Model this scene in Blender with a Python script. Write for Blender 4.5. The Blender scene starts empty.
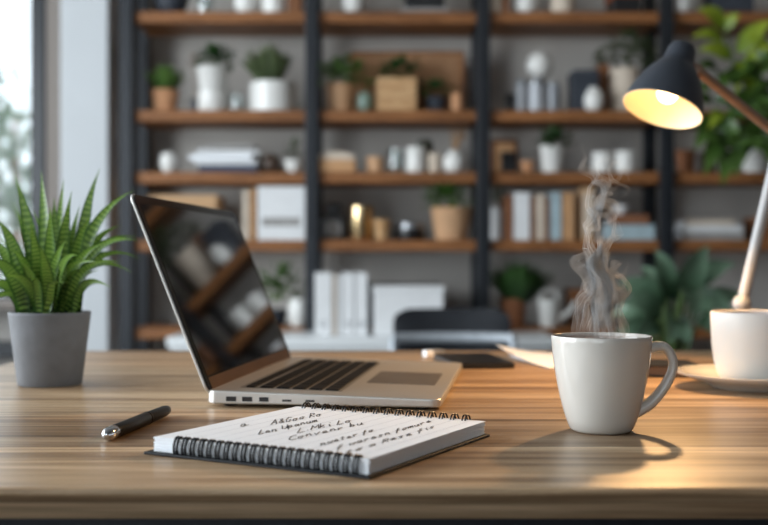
import bpy, math, random
from mathutils import Vector, Matrix, noise
random.seed(7)
sc = bpy.context.scene
C = sc.collection
F = 1067.0          # focal length in pixels of the 768 x 525 frame
EYE = 0.895         # height of the lens
DESK = 0.75

# ------------------------------------------------------------------ camera
cam_data = bpy.data.cameras.new('camera')
cam = bpy.data.objects.new('camera', cam_data)
C.objects.link(cam)
cam.location = (0, 0, EYE)
cam.rotation_euler = (math.radians(90), 0, 0)
cam_data.sensor_width = 36.0
cam_data.lens = 36.0 * F / 768.0
cam_data.clip_start = 0.02
cam_data.dof.use_dof = True
cam_data.dof.focus_distance = 0.93
cam_data.dof.aperture_fstop = 4.7
sc.camera = cam

# ------------------------------------------------------------------ view, world, daylight
sc.view_settings.view_transform = 'Standard'
sc.view_settings.look = 'None'
sc.view_settings.gamma = 1.0
sc.view_settings.use_curve_mapping = False
sc.view_settings.exposure = 0.0
world = bpy.data.worlds.new('world')
sc.world = world
world.use_nodes = True
bg = world.node_tree.nodes['Background']
bg.inputs['Color'].default_value = (0.86, 0.94, 1.0, 1)
bg.inputs['Strength'].default_value = 1.8


def area_light(name, loc, rot, sx, sy, power, color):
    d = bpy.data.lights.new(name, 'AREA')
    d.shape = 'RECTANGLE'
    d.size, d.size_y, d.energy, d.color = sx, sy, power, color
    o = bpy.data.objects.new(name, d)
    o.location, o.rotation_euler = loc, rot
    C.objects.link(o)
    return o


# daylight entering by the tall windows of the left wall and by the one behind the camera
area_light('daylight_side_window', (-3.02, 1.5, 1.60), (0, math.radians(-90), 0), 2.1, 3.2, 200, (0.90, 0.96, 1.0))
area_light('daylight_rear_window', (-1.2, -2.92, 1.65), (math.radians(90), 0, 0), 2.2, 1.9, 9, (0.92, 0.97, 1.0))
area_light('daylight_back_window', (-2.30, 4.70, 1.7), (math.radians(-90), 0, 0), 1.2, 2.0, 8, (0.90, 0.96, 1.0))
area_light('shelf_fill', (0.9, 3.0, 2.86), (math.radians(28), 0, 0), 3.4, 0.25, 5, (1.0, 0.95, 0.88))  # unseen fill light added to brighten the shelves


# ------------------------------------------------------------------ materials
def lin(c):
    r = []
    for v in c[:3]:
        v = v / 255.0
        r.append(v / 12.92 if v <= 0.04045 else ((v + 0.055) / 1.055) ** 2.4)
    return (r[0], r[1], r[2], 1.0)


def new_mat(name):
    m = bpy.data.materials.new(name)
    m.use_nodes = True
    nt = m.node_tree
    return m, nt, nt.nodes['Principled BSDF']


MATS = {}


def mat(name, rgb, rough=0.5, metal=0.0, var=0.10, scale=30.0, bump=0.0, coat=0.0, stretch=(1, 1, 1), spec=0.5):
    """plain surface with a fine procedural mottling of its colour"""
    if name in MATS:
        return MATS[name]
    m, nt, p = new_mat(name)
    tc = nt.nodes.new('ShaderNodeTexCoord')
    mp = nt.nodes.new('ShaderNodeMapping')
    mp.inputs['Scale'].default_value = stretch
    nz = nt.nodes.new('ShaderNodeTexNoise')
    nz.inputs['Scale'].default_value = scale
    nz.inputs['Detail'].default_value = 4
    nt.links.new(tc.outputs['Object'], mp.inputs['Vector'])
    nt.links.new(mp.outputs['Vector'], nz.inputs['Vector'])
    rp = nt.nodes.new('ShaderNodeValToRGB')
    c = lin(rgb)
    rp.color_ramp.elements[0].position = 0.3
    rp.color_ramp.elements[1].position = 0.7
    rp.color_ramp.elements[0].color = (c[0] * (1 - var), c[1] * (1 - var), c[2] * (1 - var), 1)
    rp.color_ramp.elements[1].color = (min(1, c[0] * (1 + var)), min(1, c[1] * (1 + var)), min(1, c[2] * (1 + var)), 1)
    nt.links.new(nz.outputs['Fac'], rp.inputs['Fac'])
    nt.links.new(rp.outputs['Color'], p.inputs['Base Color'])
    p.inputs['Roughness'].default_value = rough
    p.inputs['Metallic'].default_value = metal
    p.inputs['Coat Weight'].default_value = coat
    p.inputs['Specular IOR Level'].default_value = spec
    if bump:
        b = nt.nodes.new('ShaderNodeBump')
        b.inputs['Strength'].default_value = bump
        b.inputs['Distance'].default_value = 0.002
        nt.links.new(nz.outputs['Fac'], b.inputs['Height'])
        nt.links.new(b.outputs['Normal'], p.inputs['Normal'])
    MATS[name] = m
    return m


def wood_mat(name, dark, mid, light, rough, plank=None, y0=0.0, grain=(1.2, 26, 26), coat=0.0, bumpd=0.0006):
    m, nt, p = new_mat(name)
    N, L = nt.nodes, nt.links
    tc = N.new('ShaderNodeTexCoord')
    sep = N.new('ShaderNodeSeparateXYZ')
    L.new(tc.outputs['Object'], sep.inputs[0])

    def math_(op, a, b=None):
        n = N.new('ShaderNodeMath')
        n.operation = op
        if op == 'COMPARE':
            n.inputs[2].default_value = 0.1
        for i, v in enumerate((a, b)):
            if v is None:
                continue
            if isinstance(v, (int, float)):
                n.inputs[i].default_value = v
            else:
                L.new(v, n.inputs[i])
        return n.outputs[0]
    vec = tc.outputs['Object']
    if plank:
        t = math_('DIVIDE', math_('SUBTRACT', sep.outputs['Y'], y0), plank)
        idx = math_('FLOOR', t)
        fr = math_('FRACT', t)
        wn = N.new('ShaderNodeTexWhiteNoise')
        wn.noise_dimensions = '1D'
        L.new(idx, wn.inputs['W'])
        off = N.new('ShaderNodeCombineXYZ')
        L.new(math_('MULTIPLY', wn.outputs['Value'], 7.3), off.inputs['X'])
        L.new(math_('MULTIPLY', wn.outputs['Value'], 3.1), off.inputs['Z'])
        va = N.new('ShaderNodeVectorMath')
        va.operation = 'ADD'
        L.new(vec, va.inputs[0])
        L.new(off.outputs[0], va.inputs[1])
        vec = va.outputs[0]
    mp = N.new('ShaderNodeMapping')
    mp.inputs['Scale'].default_value = grain
    L.new(vec, mp.inputs['Vector'])
    nz = N.new('ShaderNodeTexNoise')
    nz.inputs['Scale'].default_value = 1.6
    nz.inputs['Detail'].default_value = 7
    nz.inputs['Roughness'].default_value = 0.62
    nz.inputs['Distortion'].default_value = 0.9
    L.new(mp.outputs['Vector'], nz.inputs['Vector'])
    rp = N.new('ShaderNodeValToRGB')
    e = rp.color_ramp.elements
    e[0].position, e[0].color = 0.33, lin(dark)
    e[1].position, e[1].color = 0.68, lin(light)
    k = e.new(0.5)
    k.color = lin(mid)
    L.new(nz.outputs['Fac'], rp.inputs['Fac'])
    col = rp.outputs['Color']
    # fine pores
    mp2 = N.new('ShaderNodeMapping')
    mp2.inputs['Scale'].default_value = (grain[0] * 6, grain[1] * 9, grain[2] * 9)
    L.new(vec, mp2.inputs['Vector'])
    nz2 = N.new('ShaderNodeTexNoise')
    nz2.inputs['Scale'].default_value = 2.0
    nz2.inputs['Detail'].default_value = 3
    L.new(mp2.outputs['Vector'], nz2.inputs['Vector'])
    rp2 = N.new('ShaderNodeValToRGB')
    rp2.color_ramp.elements[0].position, rp2.color_ramp.elements[0].color = 0.32, (0.62, 0.60, 0.57, 1)
    rp2.color_ramp.elements[1].position, rp2.color_ramp.elements[1].color = 0.55, (1, 1, 1, 1)
    L.new(nz2.outputs['Fac'], rp2.inputs['Fac'])
    mx = N.new('ShaderNodeMix')
    mx.data_type, mx.blend_type = 'RGBA', 'MULTIPLY'
    mx.inputs[0].default_value = 0.8
    L.new(col, mx.inputs[6])
    L.new(rp2.outputs['Color'], mx.inputs[7])
    col = mx.outputs[2]
    if plank:
        rp3 = N.new('ShaderNodeValToRGB')
        rp3.color_ramp.elements[0].color = (0.55, 0.52, 0.50, 1)
        rp3.color_ramp.elements[1].color = (1.12, 1.1, 1.06, 1)
        # board tone by board number: the front board is pale, the next one darker
        md = math_('COMPARE', idx, 1.0)
        tone = math_('ADD', math_('MULTIPLY', wn.outputs['Value'], 0.30), math_('MULTIPLY', md, -0.55))
        tone = math_('ADD', tone, math_('MULTIPLY', math_('LESS_THAN', idx, 0.5), 0.35))
        tone = math_('ADD', tone, 0.48)
        L.new(tone, rp3.inputs['Fac'])
        mx2 = N.new('ShaderNodeMix')
        mx2.data_type, mx2.blend_type = 'RGBA', 'MULTIPLY'
        mx2.inputs[0].default_value = 0.85
        L.new(col, mx2.inputs[6])
        L.new(rp3.outputs['Color'], mx2.inputs[7])
        # thin dark joint between boards
        j = math_('LESS_THAN', fr, 0.006)
        mx3 = N.new('ShaderNodeMix')
        mx3.data_type = 'RGBA'
        L.new(math_('MULTIPLY', j, 0.7), mx3.inputs[0])
        L.new(mx2.outputs[2], mx3.inputs[6])
        mx3.inputs[7].default_value = lin((70, 46, 28))
        col = mx3.outputs[2]
    L.new(col, p.inputs['Base Color'])
    p.inputs['Roughness'].default_value = rough
    p.inputs['Coat Weight'].default_value = coat
    p.inputs['Specular IOR Level'].default_value = 0.32
    p.inputs['Coat Roughness'].default_value = 0.25
    b = N.new('ShaderNodeBump')
    b.inputs['Strength'].default_value = 0.35
    b.inputs['Distance'].default_value = bumpd
    L.new(nz2.outputs['Fac'], b.inputs['Height'])
    L.new(b.outputs['Normal'], p.inputs['Normal'])
    MATS[name] = m
    return m


def leaf_mat(name, base, tip, edge=None, band=None, rough=0.38, trans=0.25):
    """leaf: uv.x runs across the blade, uv.y from base to tip"""
    m, nt, p = new_mat(name)
    N, L = nt.nodes, nt.links
    uv = N.new('ShaderNodeUVMap')
    sep = N.new('ShaderNodeSeparateXYZ')
    L.new(uv.outputs[0], sep.inputs[0])
    rp = N.new('ShaderNodeValToRGB')
    rp.color_ramp.elements[0].color = lin(base)
    rp.color_ramp.elements[1].color = lin(tip)
    L.new(sep.outputs['Y'], rp.inputs['Fac'])
    col = rp.outputs['Color']
    tc = N.new('ShaderNodeTexCoord')
    nz = N.new('ShaderNodeTexNoise')
    nz.inputs['Scale'].default_value = 25
    L.new(tc.outputs['Object'], nz.inputs['Vector'])
    if band:
        ad = N.new('ShaderNodeMath')
        ad.operation = 'MULTIPLY_ADD'
        L.new(nz.outputs['Fac'], ad.inputs[0])
        ad.inputs[1].default_value = 0.10
        L.new(sep.outputs['Y'], ad.inputs[2])
        sn = N.new('ShaderNodeMath')
        sn.operation = 'MULTIPLY'
        L.new(ad.outputs[0], sn.inputs[0])
        sn.inputs[1].default_value = 150
        s2 = N.new('ShaderNodeMath')
        s2.operation = 'SINE'
        L.new(sn.outputs[0], s2.inputs[0])
        r2 = N.new('ShaderNodeMapRange')
        r2.inputs['From Min'].default_value = -0.3
        r2.inputs['From Max'].default_value = 0.9
        r2.inputs['To Max'].default_value = 0.75
        L.new(s2.outputs[0], r2.inputs['Value'])
        mx = N.new('ShaderNodeMix')
        mx.data_type = 'RGBA'
        L.new(r2.outputs[0], mx.inputs[0])
        L.new(col, mx.inputs[6])
        mx.inputs[7].default_value = lin(band)
        col = mx.outputs[2]
    if edge:
        a = N.new('ShaderNodeMath')
        a.operation = 'SUBTRACT'
        L.new(sep.outputs['X'], a.inputs[0])
        a.inputs[1].default_value = 0.5
        b = N.new('ShaderNodeMath')
        b.operation = 'ABSOLUTE'
        L.new(a.outputs[0], b.inputs[0])
        r3 = N.new('ShaderNodeMapRange')
        r3.inputs['From Min'].default_value = 0.28
        r3.inputs['From Max'].default_value = 0.46
        L.new(b.outputs[0], r3.inputs['Value'])
        mx = N.new('ShaderNodeMix')
        mx.data_type = 'RGBA'
        L.new(r3.outputs[0], mx.inputs[0])
        L.new(col, mx.inputs[6])
        mx.inputs[7].default_value = lin(edge)
        col = mx.outputs[2]
    mv = N.new('ShaderNodeMix')
    mv.data_type, mv.blend_type = 'RGBA', 'MULTIPLY'
    r4 = N.new('ShaderNodeMapRange')
    r4.inputs['To Min'].default_value = 0.6
    r4.inputs['To Max'].default_value = 1.35
    L.new(nz.outputs['Fac'], r4.inputs['Value'])
    mv.inputs[0].default_value = 1.0
    L.new(col, mv.inputs[6])
    L.new(r4.outputs[0], mv.inputs[7])
    col = mv.outputs[2]
    L.new(col, p.inputs['Base Color'])
    p.inputs['Roughness'].default_value = rough
    tr = N.new('ShaderNodeBsdfTranslucent')
    L.new(col, tr.inputs['Color'])
    ms = N.new('ShaderNodeMixShader')
    ms.inputs[0].default_value = trans
    L.new(p.outputs[0], ms.inputs[1])
    L.new(tr.outputs[0], ms.inputs[2])
    L.new(ms.outputs[0], nt.nodes['Material Output'].inputs['Surface'])
    MATS[name] = m
    return m


def glass_mat(name, tint=(0.92, 0.96, 0.95, 1), refl=0.12):
    m = bpy.data.materials.new(name)
    m.use_nodes = True
    nt = m.node_tree
    nt.nodes.clear()
    out = nt.nodes.new('ShaderNodeOutputMaterial')
    t = nt.nodes.new('ShaderNodeBsdfTransparent')
    t.inputs[0].default_value = tint
    g = nt.nodes.new('ShaderNodeBsdfGlossy')
    g.inputs['Roughness'].default_value = 0.03
    mx = nt.nodes.new('ShaderNodeMixShader')
    mx.inputs[0].default_value = refl
    nt.links.new(t.outputs[0], mx.inputs[1])
    nt.links.new(g.outputs[0], mx.inputs[2])
    nt.links.new(mx.outputs[0], out.inputs[0])
    MATS[name] = m
    return m


def emit_mat(name, rgb, strength):
    m = bpy.data.materials.new(name)
    m.use_nodes = True
    p = m.node_tree.nodes['Principled BSDF']
    p.inputs['Base Color'].default_value = (1, 1, 1, 1)
    p.inputs['Emission Color'].default_value = rgb
    p.inputs['Emission Strength'].default_value = strength
    MATS[name] = m
    return m


desk_wood = wood_mat('desk_wood', (112, 88, 66), (176, 146, 114), (224, 197, 163), 0.38, plank=0.147, y0=0.692 - 1.2205, grain=(0.9, 24, 24), coat=0.08, bumpd=0.0003)
shelf_wood = wood_mat('shelf_wood', (104, 66, 38), (140, 92, 54), (166, 112, 70), 0.5, grain=(2, 30, 30))
board_wood = wood_mat('cork_board', (156, 116, 84), (172, 130, 96), (184, 144, 110), 0.8, grain=(20, 20, 20))
floor_wood = wood_mat('floor_wood', (52, 42, 36), (68, 56, 48), (84, 70, 60), 0.4, plank=0.16, y0=0.0)
wall_grey = mat('wall_plaster', (196, 192, 187), 0.85, var=0.06, scale=3, bump=0.1)
wall_white = mat('wall_white', (200, 205, 209), 0.8, var=0.02, scale=4)
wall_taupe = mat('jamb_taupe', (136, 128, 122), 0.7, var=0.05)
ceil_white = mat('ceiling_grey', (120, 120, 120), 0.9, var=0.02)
steel_black = mat('steel_black', (33, 37, 43), 0.42, 0.3, var=0.06, scale=15)
frame_black = mat('window_frame_black', (34, 38, 44), 0.4, 0.2)
white_lacq = mat('white_lacquer', (226, 230, 232), 0.35, var=0.015)
ceramic = mat('white_ceramic', (226, 226, 223), 0.22, var=0.02)
ceramic_mug = mat('mug_glaze', (208, 204, 197), 0.05, var=0.012, coat=0.4, scale=8)
terracotta = mat('terracotta', (205, 152, 112), 0.75, var=0.1)
tan_pot = mat('tan_pot', (206, 164, 126), 0.7, var=0.08)
brown_pot = mat('brown_pot', (150, 98, 66), 0.65, var=0.1)
concrete = mat('grey_concrete', (112, 114, 118), 0.8, var=0.09, scale=60, bump=0.25)
black_plastic = mat('black_plastic', (24, 25, 28), 0.35, var=0.08)
dark_pot = mat('slate_pot', (48, 54, 64), 0.6)
green_glass = mat('sage_glaze', (112, 134, 124), 0.25, var=0.08)
grey_metal = mat('grey_metal', (150, 152, 156), 0.38, 0.8, var=0.06)
brass = mat('brass', (226, 196, 150), 0.22, 1.0, var=0.05)
oak = wood_mat('light_oak', (176, 134, 92), (198, 158, 114), (214, 178, 136), 0.55, grain=(8, 30, 30))
walnut = wood_mat('walnut', (104, 66, 42), (128, 84, 54), (150, 102, 68), 0.5, grain=(8, 30, 30))
card = mat('cardboard', (196, 160, 122), 0.85, var=0.06)
paper = mat('paper', (243, 247, 252), 0.75, var=0.015, scale=80)
soil = mat('potting_soil', (52, 38, 28), 0.95, var=0.3, scale=120, bump=0.5)
stem_green = mat('stem_green', (74, 96, 46), 0.6)
wicker = mat('dried_stem', (176, 138, 98), 0.8)
linen = mat('linen_beige', (204, 190, 174), 0.8, var=0.06)
navy = mat('navy_cloth', (52, 62, 84), 0.7)
pale_blue = mat('pale_blue_cloth', (164, 184, 192), 0.7)
white_cloth = mat('white_cloth', (224, 226, 228), 0.7, var=0.03)
brown_cloth = mat('brown_cloth', (134, 88, 60), 0.7)
tan_cloth = mat('tan_cloth', (190, 146, 104), 0.7)
grey_cloth = mat('grey_cloth', (150, 148, 146), 0.8)
chair_fabric = mat('chair_fabric', (26, 30, 37), 0.75, var=0.12, scale=90, bump=0.2)
clear_glass = glass_mat('clear_glass', (0.86, 0.90, 0.90, 1), 0.16)
pane_glass = glass_mat('pane_glass', (0.97, 0.99, 1.0, 1), 0.008)
fol_dark = leaf_mat('foliage_dark', (38, 68, 36), (70, 106, 54))
fol_mid = leaf_mat('foliage_mid', (62, 98, 44), (110, 146, 72))
fol_grey = leaf_mat('foliage_sage', (62, 78, 50), (108, 122, 84))
fol_lily = leaf_mat('foliage_lily', (38, 68, 40), (140, 172, 146), rough=0.24, trans=.12)
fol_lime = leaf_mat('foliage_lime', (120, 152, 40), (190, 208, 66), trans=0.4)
fol_vine = leaf_mat('foliage_vine', (36, 64, 28), (90, 126, 50), trans=0.2)
fol_snake = leaf_mat('foliage_banded', (24, 48, 18), (108, 150, 50), edge=(44, 84, 28), band=(146, 178, 82), rough=0.33, trans=0.2)
fol_tree = leaf_mat('foliage_tree', (92, 112, 92), (132, 150, 128), trans=0.4)  # pale tone: outdoor haze put into the leaf colour


# ------------------------------------------------------------------ mesh helpers
ORG = {}


def V(*a):
    return Vector(a)


def at(px, py, d):
    """world point seen at a pixel of the frame, d metres in front of the lens"""
    return V((px - 384) / F * d, d, EYE + (262 - py) / F * d)


class MB:
    def __init__(self):
        self.v, self.f, self.uv = [], [], []

    def add(self, verts, faces, uvs=None):
        n = len(self.v)
        self.v += [Vector(p) for p in verts]
        self.uv += uvs if uvs else [(0.5, 0.5)] * len(verts)
        self.f += [tuple(i + n for i in q) for q in faces]

    def box(self, c, s, rz=0.0, M=None):
        x, y, z = s[0] / 2, s[1] / 2, s[2] / 2
        ps = [V(a * x, b * y, g * z) for g in (-1, 1) for b in (-1, 1) for a in (-1, 1)]
        R = M if M else Matrix.Rotation(rz, 3, 'Z')
        ps = [R @ p + Vector(c) for p in ps]
        self.add(ps, [(0, 2, 3, 1), (4, 5, 7, 6), (0, 1, 5, 4), (2, 6, 7, 3), (0, 4, 6, 2), (1, 3, 7, 5)])
        return self

    def lathe(self, c, prof, seg=40, M=None, close_top=True):
        """prof: (radius, height) from the bottom centre outwards; radius 0 closes"""
        vs, fs, rings = [], [], []
        for r, h in prof:
            if r <= 1e-6:
                rings.append([len(vs)])
                vs.append(V(0, 0, h))
            else:
                rings.append(list(range(len(vs), len(vs) + seg)))
                vs += [V(r * math.cos(2 * math.pi * k / seg), r * math.sin(2 * math.pi * k / seg), h) for k in range(seg)]
        for a, b in zip(rings, rings[1:]):
            for k in range(seg):
                k2 = (k + 1) % seg
                if len(a) == 1 and len(b) == 1:
                    continue
                if len(a) == 1:
                    fs.append((a[0], b[k2], b[k]))
                elif len(b) == 1:
                    fs.append((a[k], a[k2], b[0]))
                else:
                    fs.append((a[k], a[k2], b[k2], b[k]))
        if M:
            vs = [M @ p for p in vs]
        self.add([p + Vector(c) for p in vs], fs)
        return self

    def tube(self, pts, rad, seg=10, closed=False, squash=None, cap=True):
        pts = [Vector(p) for p in pts]
        n = len(pts)
        rads = rad if isinstance(rad, (list, tuple)) else [rad] * n
        t0 = (pts[1] - pts[0]).normalized()
        up = V(0, 0, 1) if abs(t0.z) < 0.9 else V(1, 0, 0)
        nrm = (up - t0 * up.dot(t0)).normalized()
        vs, fs = [], []
        for i in range(n):
            if closed:
                t = (pts[(i + 1) % n] - pts[i - 1]).normalized()
            else:
                t = (pts[min(n - 1, i + 1)] - pts[max(0, i - 1)]).normalized()
            nrm = (nrm - t * nrm.dot(t)).normalized()
            b = t.cross(nrm)
            for k in range(seg):
                a = 2 * math.pi * k / seg
                sq = squash if squash else (1, 1)
                vs.append(pts[i] + (nrm * math.cos(a) * sq[0] + b * math.sin(a) * sq[1]) * rads[i])
        m = n if closed else n - 1
        for i in range(m):
            j = (i + 1) % n
            for k in range(seg):
                k2 = (k + 1) % seg
                fs.append((i * seg + k, i * seg + k2, j * seg + k2, j * seg + k))
        if not closed and cap:
            fs.append(tuple(reversed(range(seg))))
            fs.append(tuple(range((n - 1) * seg, n * seg)))
        self.add(vs, fs)
        return self

    def ball(self, c, r, sz=1.0, seg=24, rings=14):
        prof = [(r * math.sin(math.pi * i / rings) if 0 < i < rings else 0, -r * sz * math.cos(math.pi * i / rings)) for i in range(rings + 1)]
        return self.lathe(c, prof, seg)

    def prism(self, outline, z0, z1):
        """outline: list of (x, y) counter-clockwise"""
        n = len(outline)
        vs = [V(x, y, z0) for x, y in outline] + [V(x, y, z1) for x, y in outline]
        fs = [tuple(reversed(range(n))), tuple(range(n, 2 * n))]
        fs += [(k, (k + 1) % n, n + (k + 1) % n, n + k) for k in range(n)]
        self.add(vs, fs)
        return self

    def leaf(self, pts, width, shape='blade', fold=0.25, side=None, thick=0.0):
        """a leaf along a spine: two halves folded along the midrib"""
        pts = [Vector(p) for p in pts]
        n = len(pts)
        vs, uvs, fs = [], [], []
        for i, p in enumerate(pts):
            t = i / (n - 1)
            d = (pts[min(n - 1, i + 1)] - pts[max(0, i - 1)]).normalized()
            s = side if side is not None else d.cross(V(0, 0, 1))
            s = s - d * s.dot(d)
            if s.length < 1e-4:
                s = d.cross(V(1, 0, 0))
            s = s.normalized()
            u = s.cross(d).normalized()
            if shape == 'blade':
                w = width * (0.42 + 0.58 * math.sin(math.pi * min(1, t * 1.1)) ** .8) * (1 - t ** 2.8) + 0.0002
            else:
                w = 1.12 * width * math.sin(math.pi * (0.04 + 0.96 * t) ** 0.75) * (1 - .45 * t ** 2) + 0.0002
            vs += [p - s * w / 2 + u * w * fold, p, p + s * w / 2 + u * w * fold]
            uvs += [(0, t), (0.5, t), (1, t)]
        for i in range(n - 1):
            a = 3 * i
            fs += [(a, a + 1, a + 4, a + 3), (a + 1, a + 2, a + 5, a + 4)]
        self.add(vs, fs, uvs)
        return self

    def build(self, name, m, parent=None, origin=None, smooth=False, bev=0.0, seg=2):
        if parent is not None:
            origin = ORG[parent.name]
        if origin is None:
            zs = min(p.z for p in self.v)
            origin = V(sum(p.x for p in self.v) / len(self.v), sum(p.y for p in self.v) / len(self.v), zs)
        origin = Vector(origin)
        me = bpy.data.meshes.new(name)
        me.from_pydata([p - origin for p in self.v], [], self.f)
        ul = me.uv_layers.new(name='UVMap')
        for lp in me.loops:
            ul.data[lp.index].uv = self.uv[lp.vertex_index]
        if smooth:
            me.polygons.foreach_set('use_smooth', [True] * len(me.polygons))
            me.set_sharp_from_angle(angle=math.radians(50))
        me.update()
        o = bpy.data.objects.new(name, me)
        C.objects.link(o)
        if m is not None:
            me.materials.append(m)
        if bev:
            b = o.modifiers.new('bevel', 'BEVEL')
            b.width, b.segments, b.limit_method = bev, seg, 'ANGLE'
            b.angle_limit = math.radians(40)
        if parent is not None:
            o.parent = parent
        else:
            o.location = origin
        ORG[o.name] = origin
        return o


def tag(o, label, cat, group=None, kind=None):
    o['label'], o['category'] = label, cat
    if group:
        o['group'] = group
    if kind:
        o['kind'] = kind
    return o


def thing(name, loc, label, cat, group=None):
    o = bpy.data.objects.new(name, None)
    o.empty_display_size = 0.05
    C.objects.link(o)
    o.location = loc
    ORG[o.name] = Vector(loc)
    return tag(o, label, cat, group)


def struct(mb, name, m, smooth=False, bev=0.0):
    o = mb.build(name, m, smooth=smooth, bev=bev)
    o['kind'] = 'structure'
    return o


# ------------------------------------------------------------------ room
BACK = 4.95
struct(MB().box((0, 1.0, -0.05), (6.6, 8.2, 0.1)), 'floor', floor_wood)
struct(MB().box((0, 1.0, 2.95), (6.6, 8.2, 0.1)), 'ceiling', ceil_white)
# back wall: plaster behind the shelves, a tall window at its left end
b = MB()
b.box((0.80, BACK + 0.1, 1.45), (4.66, 0.2, 2.9))
b.box((-2.36, BACK + 0.1, 0.345), (1.68, 0.2, 0.69))
b.box((-2.36, BACK + 0.1, 2.82), (1.68, 0.2, 0.16))
struct(b, 'wall_back', wall_grey)
b = MB()
b.box((-3.15, -2.75, 1.45), (0.2, 0.7, 2.9)).box((-3.15, 4.1, 1.45), (0.2, 1.9, 2.9))
b.box((-3.15, 0.38, 0.22), (0.2, 5.6, 0.44)).box((-3.15, 0.38, 2.8), (0.2, 5.6, 0.2))
struct(b, 'wall_left', wall_white)
struct(MB().box((3.15, 1.0, 1.45), (0.2, 8.1, 2.9)), 'wall_right', mat('wall_umber', (98, 90, 84), 0.85, var=0.04))
b = MB()
b.box((1.5, -3.1, 1.45), (3.2, 0.2, 2.9)).box((-2.65, -3.1, 1.45), (0.8, 0.2, 2.9))
b.box((-1.2, -3.1, 0.22), (2.2, 0.2, 0.44)).box((-1.2, -3.1, 2.83), (2.2, 0.2, 0.14))
struct(b, 'wall_front', mat('wall_charcoal', (104, 106, 108), 0.85, var=0.04))
# white pilaster between window and shelves, taupe reveal beside it
struct(MB().box((-1.296, BACK - 0.17, 1.45), (0.207, 0.34, 2.9)), 'trim_1', wall_white, bev=0.006)
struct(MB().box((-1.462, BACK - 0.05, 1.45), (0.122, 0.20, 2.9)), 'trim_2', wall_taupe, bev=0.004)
struct(MB().box((-1.150, BACK - 0.06, 1.45), (0.080, 0.16, 2.9)), 'gap_shade', mat('gap_shade_umber', (92, 82, 74), 0.7), bev=0.004)  # dark strip standing in for the shaded gap beside the shelves


def window(name, boxes, pane, pm=pane_glass):
    fr = MB()
    for c, s in boxes:
        fr.box(c, s)
    o = struct(fr, name, frame_black, bev=0.004)
    MB().box(*pane).build('pane', pm, o)
    return o


wx0, wx1 = -3.2, -1.505
window('window_1', [((-1.556, BACK - 0.08, 1.715), (0.064, 0.16, 2.05)), ((-2.32, BACK - 0.05, 0.715), (1.60, 0.12, 0.05)),
                    ((-2.32, BACK - 0.05, 2.72), (1.60, 0.12, 0.05)), ((-3.08, BACK - 0.05, 1.715), (0.06, 0.12, 2.05))],
       ((-2.32, BACK - 0.03, 1.715), (1.50, 0.008, 2.0)))
window('window_2', [((-3.10, y, 1.57), (0.08, 0.06, 2.26)) for y in (-2.37, -0.53, 1.3, 3.12)] +
       [((-3.10, 0.38, z), (0.08, 5.5, 0.06)) for z in (0.47, 2.67)], ((-3.10, 0.38, 1.57), (0.008, 5.4, 2.2)))
window('window_3', [((x, -3.05, 1.6), (0.06, 0.08, 2.3)) for x in (-2.22, -1.2, -0.15)] +
       [((-1.2, -3.05, z), (2.1, 0.08, 0.06)) for z in (0.47, 2.72)], ((-1.2, -3.05, 1.6), (2.1, 0.008, 2.3)))
struct(MB().box((-2.32, BACK - 0.16, 0.71), (1.62, 0.22, 0.04)), 'trim_4', wall_taupe, bev=0.004)
struct(MB().box((-2.36, BACK - 0.08, 0.50), (1.64, 0.14, 0.07)).box((-2.36, BACK - 0.08, 0.06), (1.64, 0.05, 0.12)), 'baseboard_back', frame_black, bev=0.004)
struct(MB().box((0, 14, -0.3), (40, 17.6, 0.1)), 'trim_5', mat('outdoor_paving', (170, 176, 170), 0.9))

# ------------------------------------------------------------------ trees outside the window
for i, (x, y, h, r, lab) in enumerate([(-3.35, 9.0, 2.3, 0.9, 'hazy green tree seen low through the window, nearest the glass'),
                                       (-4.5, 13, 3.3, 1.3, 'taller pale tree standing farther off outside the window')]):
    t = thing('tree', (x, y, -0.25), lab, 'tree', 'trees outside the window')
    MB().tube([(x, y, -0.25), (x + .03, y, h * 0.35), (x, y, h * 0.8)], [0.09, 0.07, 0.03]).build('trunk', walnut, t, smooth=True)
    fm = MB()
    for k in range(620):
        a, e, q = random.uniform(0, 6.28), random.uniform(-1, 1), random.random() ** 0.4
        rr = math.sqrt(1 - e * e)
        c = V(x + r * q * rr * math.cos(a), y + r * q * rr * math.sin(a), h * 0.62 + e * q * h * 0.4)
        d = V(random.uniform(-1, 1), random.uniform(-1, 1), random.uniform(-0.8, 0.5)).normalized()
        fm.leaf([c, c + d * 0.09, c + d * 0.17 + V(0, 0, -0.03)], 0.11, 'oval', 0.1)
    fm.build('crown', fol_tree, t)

# ------------------------------------------------------------------ bookshelf
SH_F, SH_B = 4.50, 4.785
TOPS = {'a': 1.954, 'b': 1.538, 'c': 1.277, 'd': 0.990, 'e': 0.620}
POSTS = [-1.083, -0.304, 0.418, 1.190, 1.960]
shelf = thing('bookshelf', (0.44, 4.67, 0), 'tall open bookshelf of brown boards on black steel posts along the wall', 'bookshelf')
for x in POSTS:
    for y in (SH_F - 0.005, SH_B + 0.005):
        MB().box((x, y, 1.25), (0.055, 0.045, 2.5)).build('post', steel_black, shelf, bev=0.004)
for r, top in list(TOPS.items()) + [('f', 2.36), ('g', 0.16)]:
    for x0, x1 in zip(POSTS, POSTS[1:]):
        MB().box(((x0 + x1) / 2, 4.645, top - 0.0235), (x1 - x0 - 0.058, 0.285, 0.047)).build('shelf_board', shelf_wood, shelf, bev=0.004)

DI = 4.62


def W(px, d=DI):
    return (px - 384) / F * d


def Z(py, d=DI):
    return EYE + (262 - py) / F * d


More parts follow.
